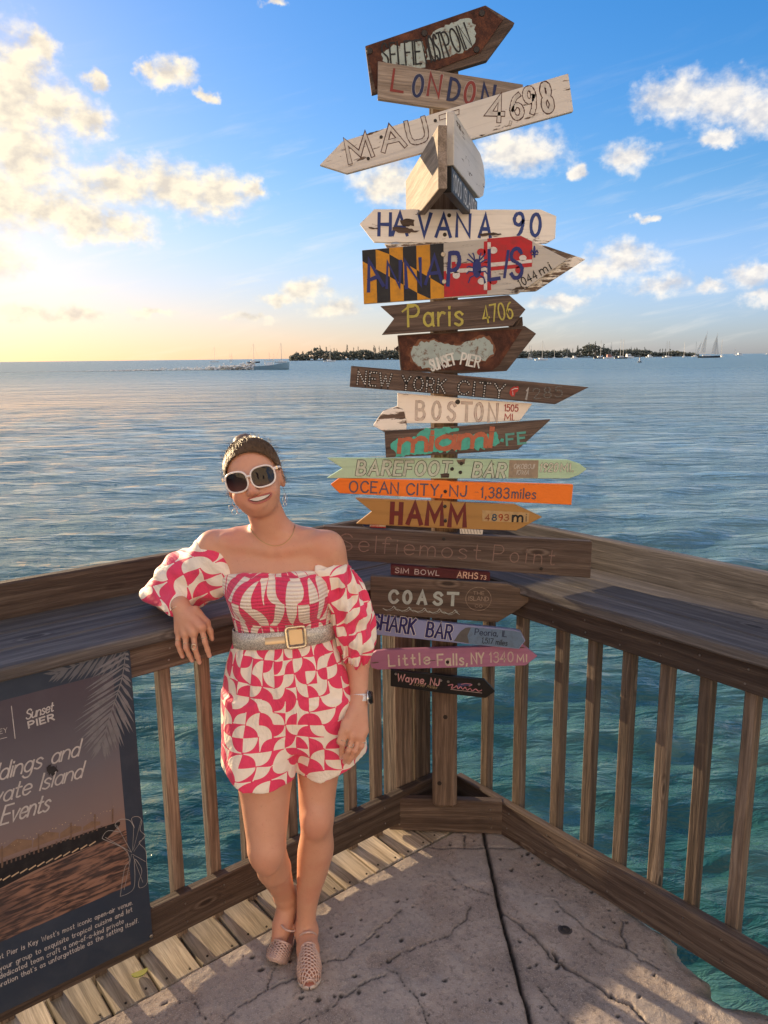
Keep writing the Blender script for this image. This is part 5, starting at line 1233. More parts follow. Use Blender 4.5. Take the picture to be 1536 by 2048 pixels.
# ------------------------------------------------------------------ the woman
def V(*a): return np.array(a, float)
def vy(px, py, Y): return np.array(at_y(px, py, Y))
class Vol:
    def __init__(s, lo, hi, h):
        s.lo = np.array(lo, float); s.h = h; s.n = np.ceil((np.array(hi) - s.lo) / h).astype(int) + 1
        s.f = np.full(s.n, .08, np.float32)
        s.ax = [s.lo[i] + h * np.arange(s.n[i]) for i in range(3)]
    def add(s, fn, lo, hi, k=.01, op='u'):
        lo = np.maximum(((np.array(lo) - .045 - s.lo) / s.h).astype(int), 0); hi = np.minimum(((np.array(hi) + .045 - s.lo) / s.h).astype(int) + 2, s.n)
        if (hi <= lo).any(): return
        sl_ = tuple(slice(a, b) for a, b in zip(lo, hi))
        X = s.ax[0][sl_[0]][:, None, None]; Y = s.ax[1][sl_[1]][None, :, None]; Z = s.ax[2][sl_[2]][None, None, :]
        d = np.clip(fn(X, Y, Z), -.2, .2).astype(np.float32); a = s.f[sl_]; d = np.broadcast_to(d, a.shape)
        if op == 'u':
            h = np.clip(.5 + .5 * (a - d) / k, 0, 1); s.f[sl_] = a + (d - a) * h - k * h * (1 - h)
        elif op == 's':
            h = np.clip(.5 - .5 * (a + d) / k, 0, 1); s.f[sl_] = a + (-d - a) * h + k * h * (1 - h)
    def cone(s, a, b, r0, r1, k=.01, op='u'):
        a, b = np.asarray(a, float), np.asarray(b, float); ab = b - a; L2 = ab @ ab + 1e-12
        def fn(X, Y, Z):
            t_ = np.clip(((X - a[0]) * ab[0] + (Y - a[1]) * ab[1] + (Z - a[2]) * ab[2]) / L2, 0, 1)
            return np.sqrt((X - a[0] - t_ * ab[0]) ** 2 + (Y - a[1] - t_ * ab[1]) ** 2 + (Z - a[2] - t_ * ab[2]) ** 2) - (r0 + (r1 - r0) * t_)
        r = max(r0, r1); s.add(fn, np.minimum(a, b) - r, np.maximum(a, b) + r, k, op)
    def chain(s, pts, rs, k=.01):
        for i in range(len(pts) - 1): s.cone(pts[i], pts[i + 1], rs[i], rs[i + 1], k)
    def ell(s, c, r, k=.01, fr=None, op='u'):
        c, r = np.asarray(c, float), np.asarray(r, float); F = np.eye(3) if fr is None else fr
        def fn(X, Y, Z):
            q = [((X - c[0]) * F[i][0] + (Y - c[1]) * F[i][1] + (Z - c[2]) * F[i][2]) for i in range(3)]
            k0 = np.sqrt(sum((q[i] / r[i]) ** 2 for i in range(3))) + 1e-9; k1 = np.sqrt(sum((q[i] / r[i] ** 2) ** 2 for i in range(3))) + 1e-9
            return k0 * (k0 - 1) / k1
        m = r.max(); s.add(fn, c - m, c + m, k, op)
    def loft(s, rows, off=0.0, k=.01, z0=None, z1=None, wob=None, yaw=0.0, p=2.2):
        rows = sorted(rows); A = np.array(rows); zz = A[:, 0]
        z0 = zz[0] if z0 is None else z0; z1 = zz[-1] if z1 is None else z1
        cy_, sy_ = math.cos(yaw), math.sin(yaw)
        def itp(z, col):
            # smooth (Catmull-Rom) interpolation of the rows
            i = np.clip(np.searchsorted(zz, z) - 1, 0, len(zz) - 2); u = np.clip((z - zz[i]) / (zz[i + 1] - zz[i]), 0, 1)
            c = A[:, col]; m = np.gradient(c, zz); hh = zz[i + 1] - zz[i]
            return (2*u**3 - 3*u**2 + 1) * c[i] + (u**3 - 2*u**2 + u) * hh * m[i] + (-2*u**3 + 3*u**2) * c[i+1] + (u**3 - u**2) * hh * m[i+1]
        def fn(X, Y, Z):
            cx, cy, a, b = (itp(Z, i) for i in (1, 2, 3, 4)); a = a + off; b = b + off
            dx = (X - cx) * cy_ + (Y - cy) * sy_; dy = -(X - cx) * sy_ + (Y - cy) * cy_
            ex = np.abs(dx / a); ey = np.abs(dy / b)
            q = (ex ** p + ey ** p) ** (1 / p)
            if wob is not None: q = q / (1 + wob(np.arctan2(dx, -dy), Z, X))
            d = (q - 1) * np.minimum(a, b)
            lo = z0(X, Y) if callable(z0) else z0; hi = z1(X, Y) if callable(z1) else z1
            return np.maximum(d, np.maximum(lo - Z, Z - hi))
        m = (A[:, 3:5].max() + off) * 1.25
        zl = zz[0] if callable(z0) else z0; zh = zz[-1] if callable(z1) else z1
        s.add(fn, (A[:, 1].min() - m, A[:, 2].min() - m, zl), (A[:, 1].max() + m, A[:, 2].max() + m, zh), k)
    def mesh(s):
        f = s.f; nx, ny, nz = f.shape; ins = f < 0
        cnt = np.zeros((nx - 1, ny - 1, nz - 1), np.uint8)
        offs = [(i, j, k) for i in (0, 1) for j in (0, 1) for k in (0, 1)]
        for (i, j, k) in offs: cnt += ins[i:nx - 1 + i, j:ny - 1 + j, k:nz - 1 + k]
        act = (cnt > 0) & (cnt < 8); idx = np.argwhere(act)
        vid = np.full(act.shape, -1, np.int32); vid[act] = np.arange(len(idx))
        acc = np.zeros((len(idx), 3)); num = np.zeros(len(idx))
        for a in offs:
            for ax in range(3):
                if a[ax]: continue
                b = list(a); b[ax] = 1
                fa = f[idx[:, 0] + a[0], idx[:, 1] + a[1], idx[:, 2] + a[2]]; fb = f[idx[:, 0] + b[0], idx[:, 1] + b[1], idx[:, 2] + b[2]]
                m = (fa < 0) != (fb < 0); t_ = np.where(m, fa / np.where(fa == fb, 1, fa - fb), 0)
                p = np.repeat(np.array(a, float)[None], len(idx), 0); p[:, ax] += t_
                acc += p * m[:, None]; num += m
        vs = s.lo + (idx + acc / num[:, None]) * s.h
        quads = []
        for ax in range(3):
            o1, o2 = [(1, 2), (2, 0), (0, 1)][ax]
            a = [slice(1, -1)] * 3; a[ax] = slice(0, -1); b = [slice(1, -1)] * 3; b[ax] = slice(1, None)
            # edge from node n to n+1 along ax
            A_ = ins[tuple(a)]; B_ = ins[tuple(b)]
            e = np.argwhere(A_ != B_); sg = A_[tuple(e.T)]
            e = e + np.array([1 if i != ax else 0 for i in range(3)])
            def vv(d1, d2):
                q = e.copy(); q[:, o1] -= d1; q[:, o2] -= d2; return vid[tuple(q.T)]
            Q = np.stack([vv(1, 1), vv(0, 1), vv(0, 0), vv(1, 0)], -1)
            Q[~sg] = Q[~sg][:, ::-1]; quads.append(Q)
        return vs, np.concatenate(quads)
def npmesh(name, vs, q, m, parent, smooth=True):
    me = bpy.data.meshes.new(name); me.vertices.add(len(vs)); me.vertices.foreach_set('co', vs.astype(np.float32).ravel())
    me.loops.add(q.size); me.loops.foreach_set('vertex_index', q.ravel().astype(np.int32))
    me.polygons.add(len(q)); me.polygons.foreach_set('loop_start', np.arange(len(q), dtype=np.int32) * q.shape[1]); me.update(calc_edges=True); me.validate()
    if smooth: me.shade_smooth()
    me.materials.append(m); o = bpy.data.objects.new(name, me); return link(o, parent)

woman = empty('person', (0, 0, 0)); tag(woman, 'smiling woman in a pink and white patterned romper leaning on the rail', 'person')
HS = .0036
# head frame
Hc = vy(509, 958, 2.172)
hf = V(.05, -.99, .035); hf /= np.linalg.norm(hf)
hu = V(-.215, 0, .976); hu = hu - hf * (hu @ hf); hu /= np.linalg.norm(hu); hr = np.cross(hf, hu)
HF = np.array([hr, hf, hu])
def hp(x, y, z): return Hc + hr * x + hf * y + hu * z
TOR = [(1.385, -.330, 2.250, .085, .052), (1.345, -.335, 2.252, .160, .072), (1.29, -.327, 2.238, .170, .090), (1.22, -.316, 2.222, .158, .102), (1.15, -.312, 2.226, .143, .098),
       (1.08, -.308, 2.230, .138, .094), (1.00, -.303, 2.232, .155, .108), (.90, -.298, 2.236, .182, .122), (.82, -.293, 2.236, .184, .120), (.74, -.29, 2.23, .170, .105)]
LEGL = [(.88, -.205, 2.235, .090, .100), (.70, -.206, 2.222, .080, .088), (.63, -.214, 2.205, .066, .076), (.55, -.219, 2.180, .0570, .064), (.505, -.219, 2.166, .0545, .060), (.45, -.222, 2.172, .0505, .056),
        (.36, -.230, 2.192, .0575, .062), (.28, -.243, 2.202, .050, .054), (.20, -.258, 2.206, .039, .042), (.12, -.268, 2.206, .032, .037), (.07, -.272, 2.204, .033, .042)]
B = Vol((-.84, 1.93, -.012), (.02, 2.56, 1.72), HS)
B.loft(TOR, k=.02, yaw=-.06)
B.ell((-.378, 2.145, 1.225), (.066, .060, .062), .03); B.ell((-.256, 2.140, 1.222), (.066, .060, .062), .03)
# neck and shoulders
B.cone(V(-.322, 2.238, 1.36), hp(.0, -.020, -.075), .056, .050, .03)
sR, sL = V(-.515, 2.262, 1.342), V(-.172, 2.226, 1.345)
B.cone(V(-.345, 2.245, 1.375), sR, .045, .050, .04); B.cone(V(-.315, 2.235, 1.375), sL, .045, .050, .04)
B.cone(V(-.338, 2.180, 1.352), V(-.480, 2.218, 1.372), .010, .011, .030); B.cone(V(-.300, 2.178, 1.352), V(-.195, 2.192, 1.372), .010, .011, .030)
# arms
eR, wR = V(-.742, 2.420, 1.150), V(-.617, 2.212, 1.180)
B.chain([sR, (sR + eR) / 2, eR], [.050, .045, .038], .02); B.chain([eR, eR * .55 + wR * .45, wR], [.038, .038, .0255], .02)
eL, wL = V(-.092, 2.262, 1.070), vy(719, 1394, 2.165)
B.chain([sL, (sL + eL) / 2, eL], [.049, .044, .038], .02); B.chain([eL, eL * .6 + wL * .4, wL], [.037, .037, .0255], .02)
# legs
B.loft(LEGL, k=.03, p=2.0)
B.ell((-.219, 2.120, .505), (.027, .016, .036), .045)
hR, kR, aR = V(-.377, 2.235, .84), V(-.366, 2.072, .425), V(-.340, 2.236, .168)
B.chain([hR, hR * .5 + kR * .5 + V(-.002, -.008, 0), kR + V(0, .012, .035)], [.096, .081, .058], .008); B.ell(kR + V(.002, -.012, -.0), (.037, .032, .052), .045)
B.chain([kR + V(0, .012, .03), kR * .62 + aR * .38 + V(-.002, .018, 0), aR], [.054, .052, .033], .008)
# feet
B.chain([V(-.272, 2.210, .052), V(-.258, 2.135, .044), V(-.251, 2.085, .032), V(-.247, 2.052, .027)], [.034, .031, .0265, .018], .025); B.cone(V(-.275, 2.232, .034), V(-.27, 2.2, .06), .028, .034, .02)
B.cone(V(-.236, 2.090, .027), V(-.234, 2.060, .024), .018, .014, .02); B.cone(V(-.266, 2.090, .025), V(-.264, 2.066, .022), .017, .013, .02)
B.chain([aR, V(-.334, 2.246, .128), V(-.349, 2.214, .072), V(-.358, 2.183, .036)], [.034, .034, .033, .026], .008); B.cone(V(-.320, 2.278, .140), aR, .028, .034, .02)
# head
B.ell(hp(0, -.012, .028), (.0725, .092, .084), .01, HF); B.ell(hp(0, .020, -.033), (.0660, .067, .068), .025, HF)
B.ell(hp(0, .046, -.073), (.036, .030, .024), .03, HF)
for sx in (-1, 1):
    B.ell(hp(sx * .035, .058, -.036), (.026, .024, .024), .022, HF); B.ell(hp(sx * .0745, -.008, -.012), (.010, .019, .031), .008, HF); B.ell(hp(sx * .010, .0955, -.027), (.008, .009, .007), .012, HF)
    B.ell(hp(sx * .082, -.004, -.008), (.006, .010, .018), .004, HF, 's')
B.cone(hp(0, .086, .010), hp(0, .103, -.022), .0080, .0110, .010)
B.ell(hp(0, .078, .020), (.050, .014, .012), .02, HF)
B.ell(hp(0, .080, -.062), (.026, .010, .015), .014, HF)
# hands: four fingers and a thumb each
def hand(w, kn, pip, tip, th, rk=.0155, rf=(.0092, .0080, .0068)):
    for i in range(4):
        B.cone(w, kn[i], .0215, rk - .002 * (i == 0), .012)
        B.chain([kn[i], pip[i], (pip[i] * .45 + tip[i] * .55) , tip[i]], [rf[0], rf[1], rf[1] * .95, rf[2]], .0045)
    B.cone(w * .5 + kn[3] * .5, w * .5 + kn[1] * .5, .016, .016, .012)
    B.chain(th, [.0165, .0105, .0085, .0070][:len(th)], .008)
RK = [vy(357, 1262, 2.188), vy(371, 1268, 2.172), vy(387, 1265, 2.160), vy(403, 1254, 2.155)]
RP = [vy(356, 1288, 2.172), vy(372, 1296, 2.155), vy(390, 1298, 2.145), vy(410, 1284, 2.145)]
RT_ = [vy(365, 1313, 2.172), vy(384, 1321, 2.158), vy(399, 1325, 2.150), vy(419, 1312, 2.150)]
hand(wR + V(.004, -.004, -.004), RK, RP, RT_, [vy(390, 1222, 2.195), vy(413, 1245, 2.178), vy(420, 1262, 2.174), vy(424, 1278, 2.172)])
LK = [vy(729, 1462, 2.112), vy(719, 1473, 2.098), vy(705, 1471, 2.088), vy(693, 1459, 2.086)]
LP = [vy(723, 1492, 2.092), vy(710, 1502, 2.076), vy(697, 1501, 2.070), vy(685, 1488, 2.072)]
LT = [vy(708, 1515, 2.098), vy(698, 1525, 2.086), vy(689, 1524, 2.082), vy(682, 1512, 2.086)]
hand(wL, LK, LP, LT, [vy(708, 1422, 2.128), vy(690, 1446, 2.096), vy(683, 1466, 2.082), vy(677, 1484, 2.074)])
bv, bq = B.mesh()
def _skin(t, b):
    a = t.new('ShaderNodeAttribute', attribute_name='pcol'); rr_ = t.sep(a.outputs['Color']); p = t.coord('Object')
    n = t.noise(p, 26.0, 4.0, .6); n2 = t.noise(p, 320.0, 2.0, .6)
    c = t.mix(n, (.54, .262, .165), (.63, .335, .225))
    c = t.mix(t.math('MULTIPLY', rr_[1], .55), c, (.52, .17, .115))
    n3 = t.noise(p, 9.0, 4.0, .62); n4 = t.noise(p, 150.0, 3.0, .6)
    c = t.mix(t.math('MULTIPLY', t.ramp(n3, .48, .70), .45), c, (.56, .225, .15))
    c = t.mix(t.math('MULTIPLY', t.ramp(n4, .60, .74), .35), c, (.36, .17, .10))
    c = t.mix(rr_[0], c, (.62, .36, .30))
    b.inputs['Subsurface Weight'].default_value = .12; b.inputs['Subsurface Radius'].default_value = (.012, .005, .003); b.inputs['Subsurface Scale'].default_value = 1.0
    return {'Base Color': c, 'Roughness': t.ramp(n, .3, .7, .42, .55), 'Normal': t.bump(t.math('ADD', n2, t.math('MULTIPLY', t.noise(p, 90.0, 3.0, .6), 1.2)), .22, .0012)}
m_skin = mat('skin', _skin, spec=.4)
body = npmesh('body', bv, bq, m_skin, woman)
q = (bv - Hc) @ HF.T
blush = np.maximum.reduce([np.clip(1 - np.linalg.norm((q - V(sx * .040, .068, -.034)) / V(.026, .04, .02), axis=1), 0, 1) for sx in (-1, 1)] + [np.clip(1 - np.linalg.norm((q - V(0, .106, -.023)) / V(.02, .03, .016), axis=1), 0, 1)])
nail = np.zeros(len(bv))
for tp in RT_ + LT: nail = np.maximum(nail, np.clip(1.6 - np.linalg.norm(bv - tp - V(0, -.004, 0), axis=1) / .006, 0, 1))
for kc in (V(-.219, 2.11, .505), V(-.366, 2.04, .425)): blush = np.maximum(blush, .55 * np.clip(1 - np.linalg.norm(bv - kc, axis=1) / .06, 0, 1))
for nm, pp_ in (('kn', RK + RP + LK + LP),):
    for p_ in pp_: blush = np.maximum(blush, .5 * np.clip(1 - np.linalg.norm(bv - p_, axis=1) / .016, 0, 1))
setmesh_color(body.data, np.stack([nail * .7, blush, nail * 0, nail * 0 + 1], -1))
from mathutils.bvhtree import BVHTree
bvh = BVHTree.FromPolygons([tuple(v) for v in bv], [tuple(int(i) for i in f_) for f_ in bq])
def on_body(px, py, off=.0015, tree=None):
    d = ray(px, py).normalized(); h = (tree or bvh).ray_cast(CAMP, d)
    if h[0] is None: return None
    return h[0] + h[1] * off
def surf(p, d=None):
    h = bvh.find_nearest(Vector(p)); return h[0], h[1]

# ---- clothes
def fold(n1, a1, n2, a2, ph, zf=0.0):
    return lambda th, Z, X: a1 * np.sin(n1 * th + ph + zf * Z) + a2 * np.sin(n2 * th + 1.7 * ph - 1.4 * zf * Z)
def hem(base, z0_, amp): return None
def _cloth(smock):
    def bld(t, b):
        uv = t.new('ShaderNodeAttribute', attribute_name='puv').outputs['Vector']
        w = t.vec('SUBTRACT', t.noise(uv, 6.0, 2.0, .5, out=1), (.5, .5, .5))
        q = t.vec('MULTIPLY_ADD', w, (.034, .034, 0), uv)
        q = t.vec('MULTIPLY', q, (26.0 if not smock else 36.0, 26.0 if not smock else 14.0, 1.0))
        def tile(off):
            qo = t.vec('ADD', q, off)
            ce = t.vec('FLOOR', qo); fr_ = t.vec('SUBTRACT', qo, ce)
            wn = t.new('ShaderNodeTexWhiteNoise', noise_dimensions='2D'); t.put(wn.inputs['Vector'], ce)
            r1, r2, r3 = t.sep(wn.outputs['Color'])
            fx, fy, _ = t.sep(fr_)
            sx_, sy_ = t.math('GREATER_THAN', r1, .5), t.math('GREATER_THAN', r2, .5)
            ux = t.math('ABSOLUTE', t.math('SUBTRACT', fx, sx_)); uy = t.math('ABSOLUTE', t.math('SUBTRACT', fy, sy_))
            d = t.vec('LENGTH', t.xyz(ux, uy))
            return t.math('LESS_THAN', d, .93), ce, t.math('GREATER_THAN', r3, .84), ux, uy
        d1, ce, inv, ux, uy = tile((0.0, 0.0, 0.0))
        cx_, cy_, _ = t.sep(ce)
        par = t.math('ABSOLUTE', t.math('MODULO', t.math('ADD', cx_, cy_), 2.0))
        par = t.math('GREATER_THAN', par, .5)
        leafd = t.vec('LENGTH', t.xyz(t.math('SUBTRACT', 1.0, ux), t.math('SUBTRACT', 1.0, uy)))
        leaf = t.math('MULTIPLY', d1, t.math('LESS_THAN', leafd, .93))
        base = t.mix(par, d1, t.math('SUBTRACT', d1, leaf))
        k = t.math('ABSOLUTE', t.math('SUBTRACT', t.sep(base)[0], inv))
        c = t.mix(k, (.74, .050, .130), (.84, .73, .62))
        weave = t.noise(uv, 420.0, 2.0, .5)
        sm = t.noise(t.vec('MULTIPLY', uv, (16.0, 9.0, 1.0)), 1.6, 4.0, .6, .6)
        if smock:
            _, vv_, _ = t.sep(uv); uu_, _, _ = t.sep(uv)
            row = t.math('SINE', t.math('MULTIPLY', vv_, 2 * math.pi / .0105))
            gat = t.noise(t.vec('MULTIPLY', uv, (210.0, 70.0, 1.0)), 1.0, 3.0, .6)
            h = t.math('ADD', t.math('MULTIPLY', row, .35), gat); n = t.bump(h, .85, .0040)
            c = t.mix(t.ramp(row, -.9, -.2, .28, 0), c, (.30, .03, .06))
        else:
            n = t.bump(t.math('ADD', t.math('MULTIPLY', sm, 1.0), t.math('MULTIPLY', weave, .03)), .8, .016)
        b.inputs['Sheen Weight'].default_value = .15
        return {'Base Color': c, 'Roughness': .62, 'Normal': n}
    return bld
m_cloth, m_smock = mat('printed cloth', _cloth(False), spec=.25), mat('smocked cloth', _cloth(True), spec=.2)
def cyl_uv(vs, cx, cy, rad):
    th = np.arctan2(vs[:, 0] - cx, -(vs[:, 1] - cy)); return np.stack([th * rad, vs[:, 2]], -1)
# bodice
C1 = Vol((-.56, 2.02, 1.02), (-.06, 2.42, 1.34), .0036)
nz = lambda X, Y: 1.288 + (X + .32) * .035 + 0 * Y
ruf = lambda th, Z, X: .010 * np.sin(th * 46) * np.clip((Z - 1.265) / .03, 0, 1) + .004 * np.sin(th * 80) * np.clip((Z - 1.1) / .1, 0, 1) + .006 * np.sin(th * 60) * np.clip((1.10 - Z) / .02, 0, 1)
C1.loft(TOR, off=.0105, k=.012, z0=1.045, z1=nz, wob=ruf, yaw=-.06)
def bust(c, r):
    c = np.array(c)
    def fn(X, Y, Z):
        q_ = np.sqrt(((X - c[0]) / r[0]) ** 2 + ((Y - c[1]) / r[1]) ** 2 + ((Z - c[2]) / r[2]) ** 2); return np.maximum((q_ - 1) * min(r), Z - nz(X, Y))
    C1.add(fn, c - .08, c + .08, .03)
bust((-.378, 2.143, 1.222), (.074, .068, .070)); bust((-.256, 2.138, 1.219), (.074, .068, .070))
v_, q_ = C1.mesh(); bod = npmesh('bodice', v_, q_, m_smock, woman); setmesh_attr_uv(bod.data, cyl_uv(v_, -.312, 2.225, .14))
# shorts
C2 = Vol((-.60, 2.00, .57), (.02, 2.46, 1.10), .0038)
HIP = [(1.085, -.308, 2.230, .146, .103), (1.05, -.306, 2.231, .160, .114), (.98, -.302, 2.234, .186, .134), (.90, -.296, 2.236, .206, .144), (.82, -.290, 2.236, .214, .146), (.76, -.288, 2.234, .206, .140), (.72, -.288, 2.23, .17, .12)]
wv1 = lambda th, Z, X: (.016 * np.sin(15 * th + 3) + .012 * np.sin(23 * th + 9 * Z)) * np.clip((1.07 - Z) / .03, 0, 1) * (.35 + .65 * np.clip((Z - .8) / .25, 0, 1))
C2.loft(HIP, k=.02, z0=.745, wob=wv1, yaw=-.04)
wl = lambda th, Z, X: (.020 * np.sin(5 * th + 1.0 + 3 * Z) + .018 * np.sin(9 * th + 2.0 - 5 * Z)) * np.clip((.86 - Z) / .16, 0, 1)
C2.loft([(.90, -.372, 2.236, .130, .138), (.80, -.382, 2.220, .126, .142), (.72, -.388, 2.190, .120, .142), (.60, -.394, 2.156, .112, .134)], k=.018, z0=lambda X, Y: .658 + .55 * np.clip(-.42 - X, 0, 1) + .10 * np.clip(Y - 2.2, 0, 1) + .002 * np.sin(X * 40), z1=.90, wob=wl)
wr = lambda th, Z, X: (.022 * np.sin(5 * th + 2.2 - 2 * Z) + .018 * np.sin(8 * th + .4 + 5 * Z)) * np.clip((.88 - Z) / .16, 0, 1)
C2.loft([(.90, -.212, 2.236, .128, .136), (.80, -.196, 2.232, .124, .136), (.72, -.180, 2.228, .116, .130), (.60, -.168, 2.224, .106, .122)], k=.018, z0=lambda X, Y: .650 + .40 * np.clip(X + .20, 0, 1) + .10 * np.clip(Y - 2.2, 0, 1) + .002 * np.sin(X * 44 + 1), z1=.90, wob=wr)
v_, q_ = C2.mesh(); sh = npmesh('shorts', v_, q_, m_cloth, woman); setmesh_attr_uv(sh.data, np.stack([np.arctan2(v_[:, 0] + .295, -(v_[:, 1] - 2.235)) * .15 + v_[:, 0] * .12, v_[:, 2]], -1))
# puff sleeves
C3 = Vol((-.86, 2.02, 1.02), (-.36, 2.60, 1.44), .0038)
pa, pb, pc, pd, pe = vy(432, 1112, 2.255), vy(374, 1158, 2.330), vy(338, 1176, 2.310), vy(456, 1150, 2.215), vy(300, 1188, 2.37)
C3.cone(pa, pb, .058, .074, .04); C3.cone(pb, pc, .074, .050, .04); C3.cone(pd, pb, .044, .070, .04); C3.cone(vy(408, 1098, 2.26), pa, .036, .050, .03); C3.cone(pb, pe, .072, .026, .05)
C3.cone(pc, V(-.632, 2.235, 1.178), .052, .040, .03); C3.cone(vy(434, 1180, 2.25), pb, .028, .060, .04); C3.cone(vy(300, 1190, 2.34), vy(346, 1200, 2.26), .022, .024, .03)
nzz = C3.f.shape
Xg = C3.ax[0][:, None, None]; Yg = C3.ax[1][None, :, None]; Zg = C3.ax[2][None, None, :]
C3.f += (.0022 * np.sin((Xg * .8 + Zg * .9) * 95 + 14 * Yg) + .0035 * np.sin((Xg * .5 - Zg * 1.0 + Yg * .7) * 62)).astype(np.float32)
C3.f = np.maximum(C3.f, (1.106 - Zg - .004 * np.sin(Xg * 90)).astype(np.float32))
# neckline edge: the sleeve hangs below a line from the shoulder down to the chest
e0, e1 = vy(388, 1072, 2.24), vy(472, 1128, 2.17); dn_ = np.array([(e1 - e0)[2], 0, -(e1 - e0)[0]]); dn_ /= np.linalg.norm(dn_)
if dn_[2] < 0: dn_ = -dn_
C3.f = np.maximum(C3.f, ((Xg - e0[0]) * dn_[0] + (Zg - e0[2]) * dn_[2]).astype(np.float32) + 0 * Yg.astype(np.float32))
C3.f[0] = C3.f[-1] = .05; C3.f[:, 0] = .05; C3.f[:, -1] = .05; C3.f[:, :, 0] = .05; C3.f[:, :, -1] = .05
v_, q_ = C3.mesh(); sv = npmesh('sleeve', v_, q_, m_cloth, woman); setmesh_attr_uv(sv.data, np.stack([v_[:, 0] * .8 + v_[:, 1] * .6 + v_[:, 2] * .3, v_[:, 2] * .9 - v_[:, 0] * .4], -1))
C4 = Vol((-.28, 2.05, .96), (.02, 2.42, 1.36), .0036)
qa, qb, qc, qd = vy(668, 1150, 2.215), vy(698, 1215, 2.225), vy(712, 1272, 2.215), vy(716, 1306, 2.20)
C4.chain([qa, qb, qc, qd], [.054, .059, .053, .039], .03); C4.cone(vy(650, 1140, 2.20), qb, .040, .055, .03)
Xg = C4.ax[0][:, None, None]; Yg = C4.ax[1][None, :, None]; Zg = C4.ax[2][None, None, :]
ang_ = np.arctan2(Xg - (-.11), -(Yg - 2.22))
C4.f += (.0050 * np.sin(ang_ * 9 + Zg * 20) + .0035 * np.sin(ang_ * 15 - Zg * 34) + .004 * np.sin((Zg * .9 + Xg * .5) * 80) + .004 * np.sin(ang_ * 28) * np.clip((1.04 - Zg) / .03, 0, 1)).astype(np.float32)
nz4 = vy(690, 1128, 2.2)[2]
C4.f = np.maximum(C4.f, (Zg - nz4 - .006 * np.sin(ang_ * 16)).astype(np.float32))
C4.f[0] = C4.f[-1] = .05; C4.f[:, 0] = .05; C4.f[:, -1] = .05; C4.f[:, :, 0] = .05; C4.f[:, :, -1] = .05
v_, q_ = C4.mesh(); sv2 = npmesh('sleeve', v_, q_, m_cloth, woman); setmesh_attr_uv(sv2.data, np.stack([np.arctan2(v_[:, 0] + .11, -(v_[:, 1] - 2.22)) * .06, v_[:, 2] - .2 * v_[:, 0]], -1))
# ---- belt, hugging the waist
def _glit(t, b):
    n = t.new('ShaderNodeTexVoronoi'); t.put(n.inputs['Vector'], t.coord('Object')); n.inputs['Scale'].default_value = 420.0
    r0, g0, b0 = t.sep(n.outputs['Color'])
    return {'Base Color': t.mix(r0, (.36, .33, .29), (.74, .70, .62)), 'Roughness': t.ramp(g0, 0, 1, .25, .7), 'Metallic': .35, 'Normal': t.bump(n.outputs['Distance'], .3, .001)}
m_glit = mat('glitter belt', _glit); m_gold = mat('pale gold buckle', color=(.72, .60, .42), rough=.25, metal=.85); m_silv = mat('silver wire', color=(.75, .74, .72), rough=.2, metal=1)
mgold2 = mat('gold foil leather', color=(.68, .50, .30), rough=.38, metal=.5)
vb = []; fb = []; N = 96
for i in range(N):
    th = 2 * math.pi * i / N; sx_, sy_ = math.sin(th), -math.cos(th)
    k = 1 / (abs(sx_) ** 2.2 + abs(sy_) ** 2.2) ** (1 / 2.2)
    a, b = .153, .110
    x, y = -.308 + a * k * sx_, 2.230 + b * k * sy_
    zc = 1.080 + (x + .31) * .075 + (2.23 - y) * .15
    for (dz, do) in ((-.026, 0), (-.0255, .0035), (0, .0045), (.0255, .0035), (.026, 0)):
        vb.append((-.308 + (a + do) * k * sx_, 2.230 + (b + do) * k * sy_, zc + dz))
for i in range(N):
    j = (i + 1) % N
    for k in range(4): fb.append((i * 5 + k, j * 5 + k, j * 5 + k + 1, i * 5 + k + 1))
belt = meshobj('belt', vb, fb, m_glit, woman, True)
btree = BVHTree.FromPolygons(vb, fb)
def on_belt(px, py, off):
    h = on_body(px, py, off, btree)
    if h is None or (h - Vector((-.3, 2.15, 1.08))).length > .25:
        p = at_y(px, py, 2.115); n_ = btree.find_nearest(p); h = n_[0] + Vector((0, -off, 0)) + Vector((0, 0, p.z - n_[0].z))
    return h
def band(pxs, y0s, y1s, off, nm, m, parent, th=.0015):
    v = []; f = []
    for x, a, b in zip(pxs, y0s, y1s):
        for u in (0, .5, 1): 
            h = on_belt(x, a + (b - a) * u, off); v.append(h)
    for i in range(len(pxs) - 1):
        for k in (0, 1): f.append((i * 3 + k, i * 3 + 3 + k, i * 3 + 4 + k, i * 3 + 1 + k))
    return meshobj(nm, v, f, m, parent, True)
band([531, 545, 560, 575], [1261, 1260, 1258.5, 1257], [1289, 1288, 1286.5, 1285.5], .0046, 'belt_tip', mgold2, belt)
cb_ = on_belt(592, 1273, .0); bx = Vector((.985, .10, .075)).normalized(); bn = Vector((-.10, -.97, .12)); bn = (bn - bx * bn.dot(bx)).normalized(); bz = bx.cross(bn) * -1
if bz.z < 0: bz = -bz
cb_ = cb_ + bn * .0085
def sq(w, h, r, o): return [cb_ + bx * (sx * (w - r) + r * math.cos(q)) + bz * (sz * (h - r) + r * math.sin(q)) + bn * o for sx, sz, q0 in ((1, 1, 0), (-1, 1, 90), (-1, -1, 180), (1, -1, 270)) for q in (R(q0), R(q0 + 45), R(q0 + 90))]
c = sq(.0275, .0300, .008, 0); mb = MB(); mb.tube(c + [c[0], c[1]], .0050, 8); bk = mb.build('buckle', m_gold, belt, True)
c = sq(.0195, .0215, .004, -.0025); meshobj('buckle_plate', c, [tuple(range(12))], mgold2, bk)
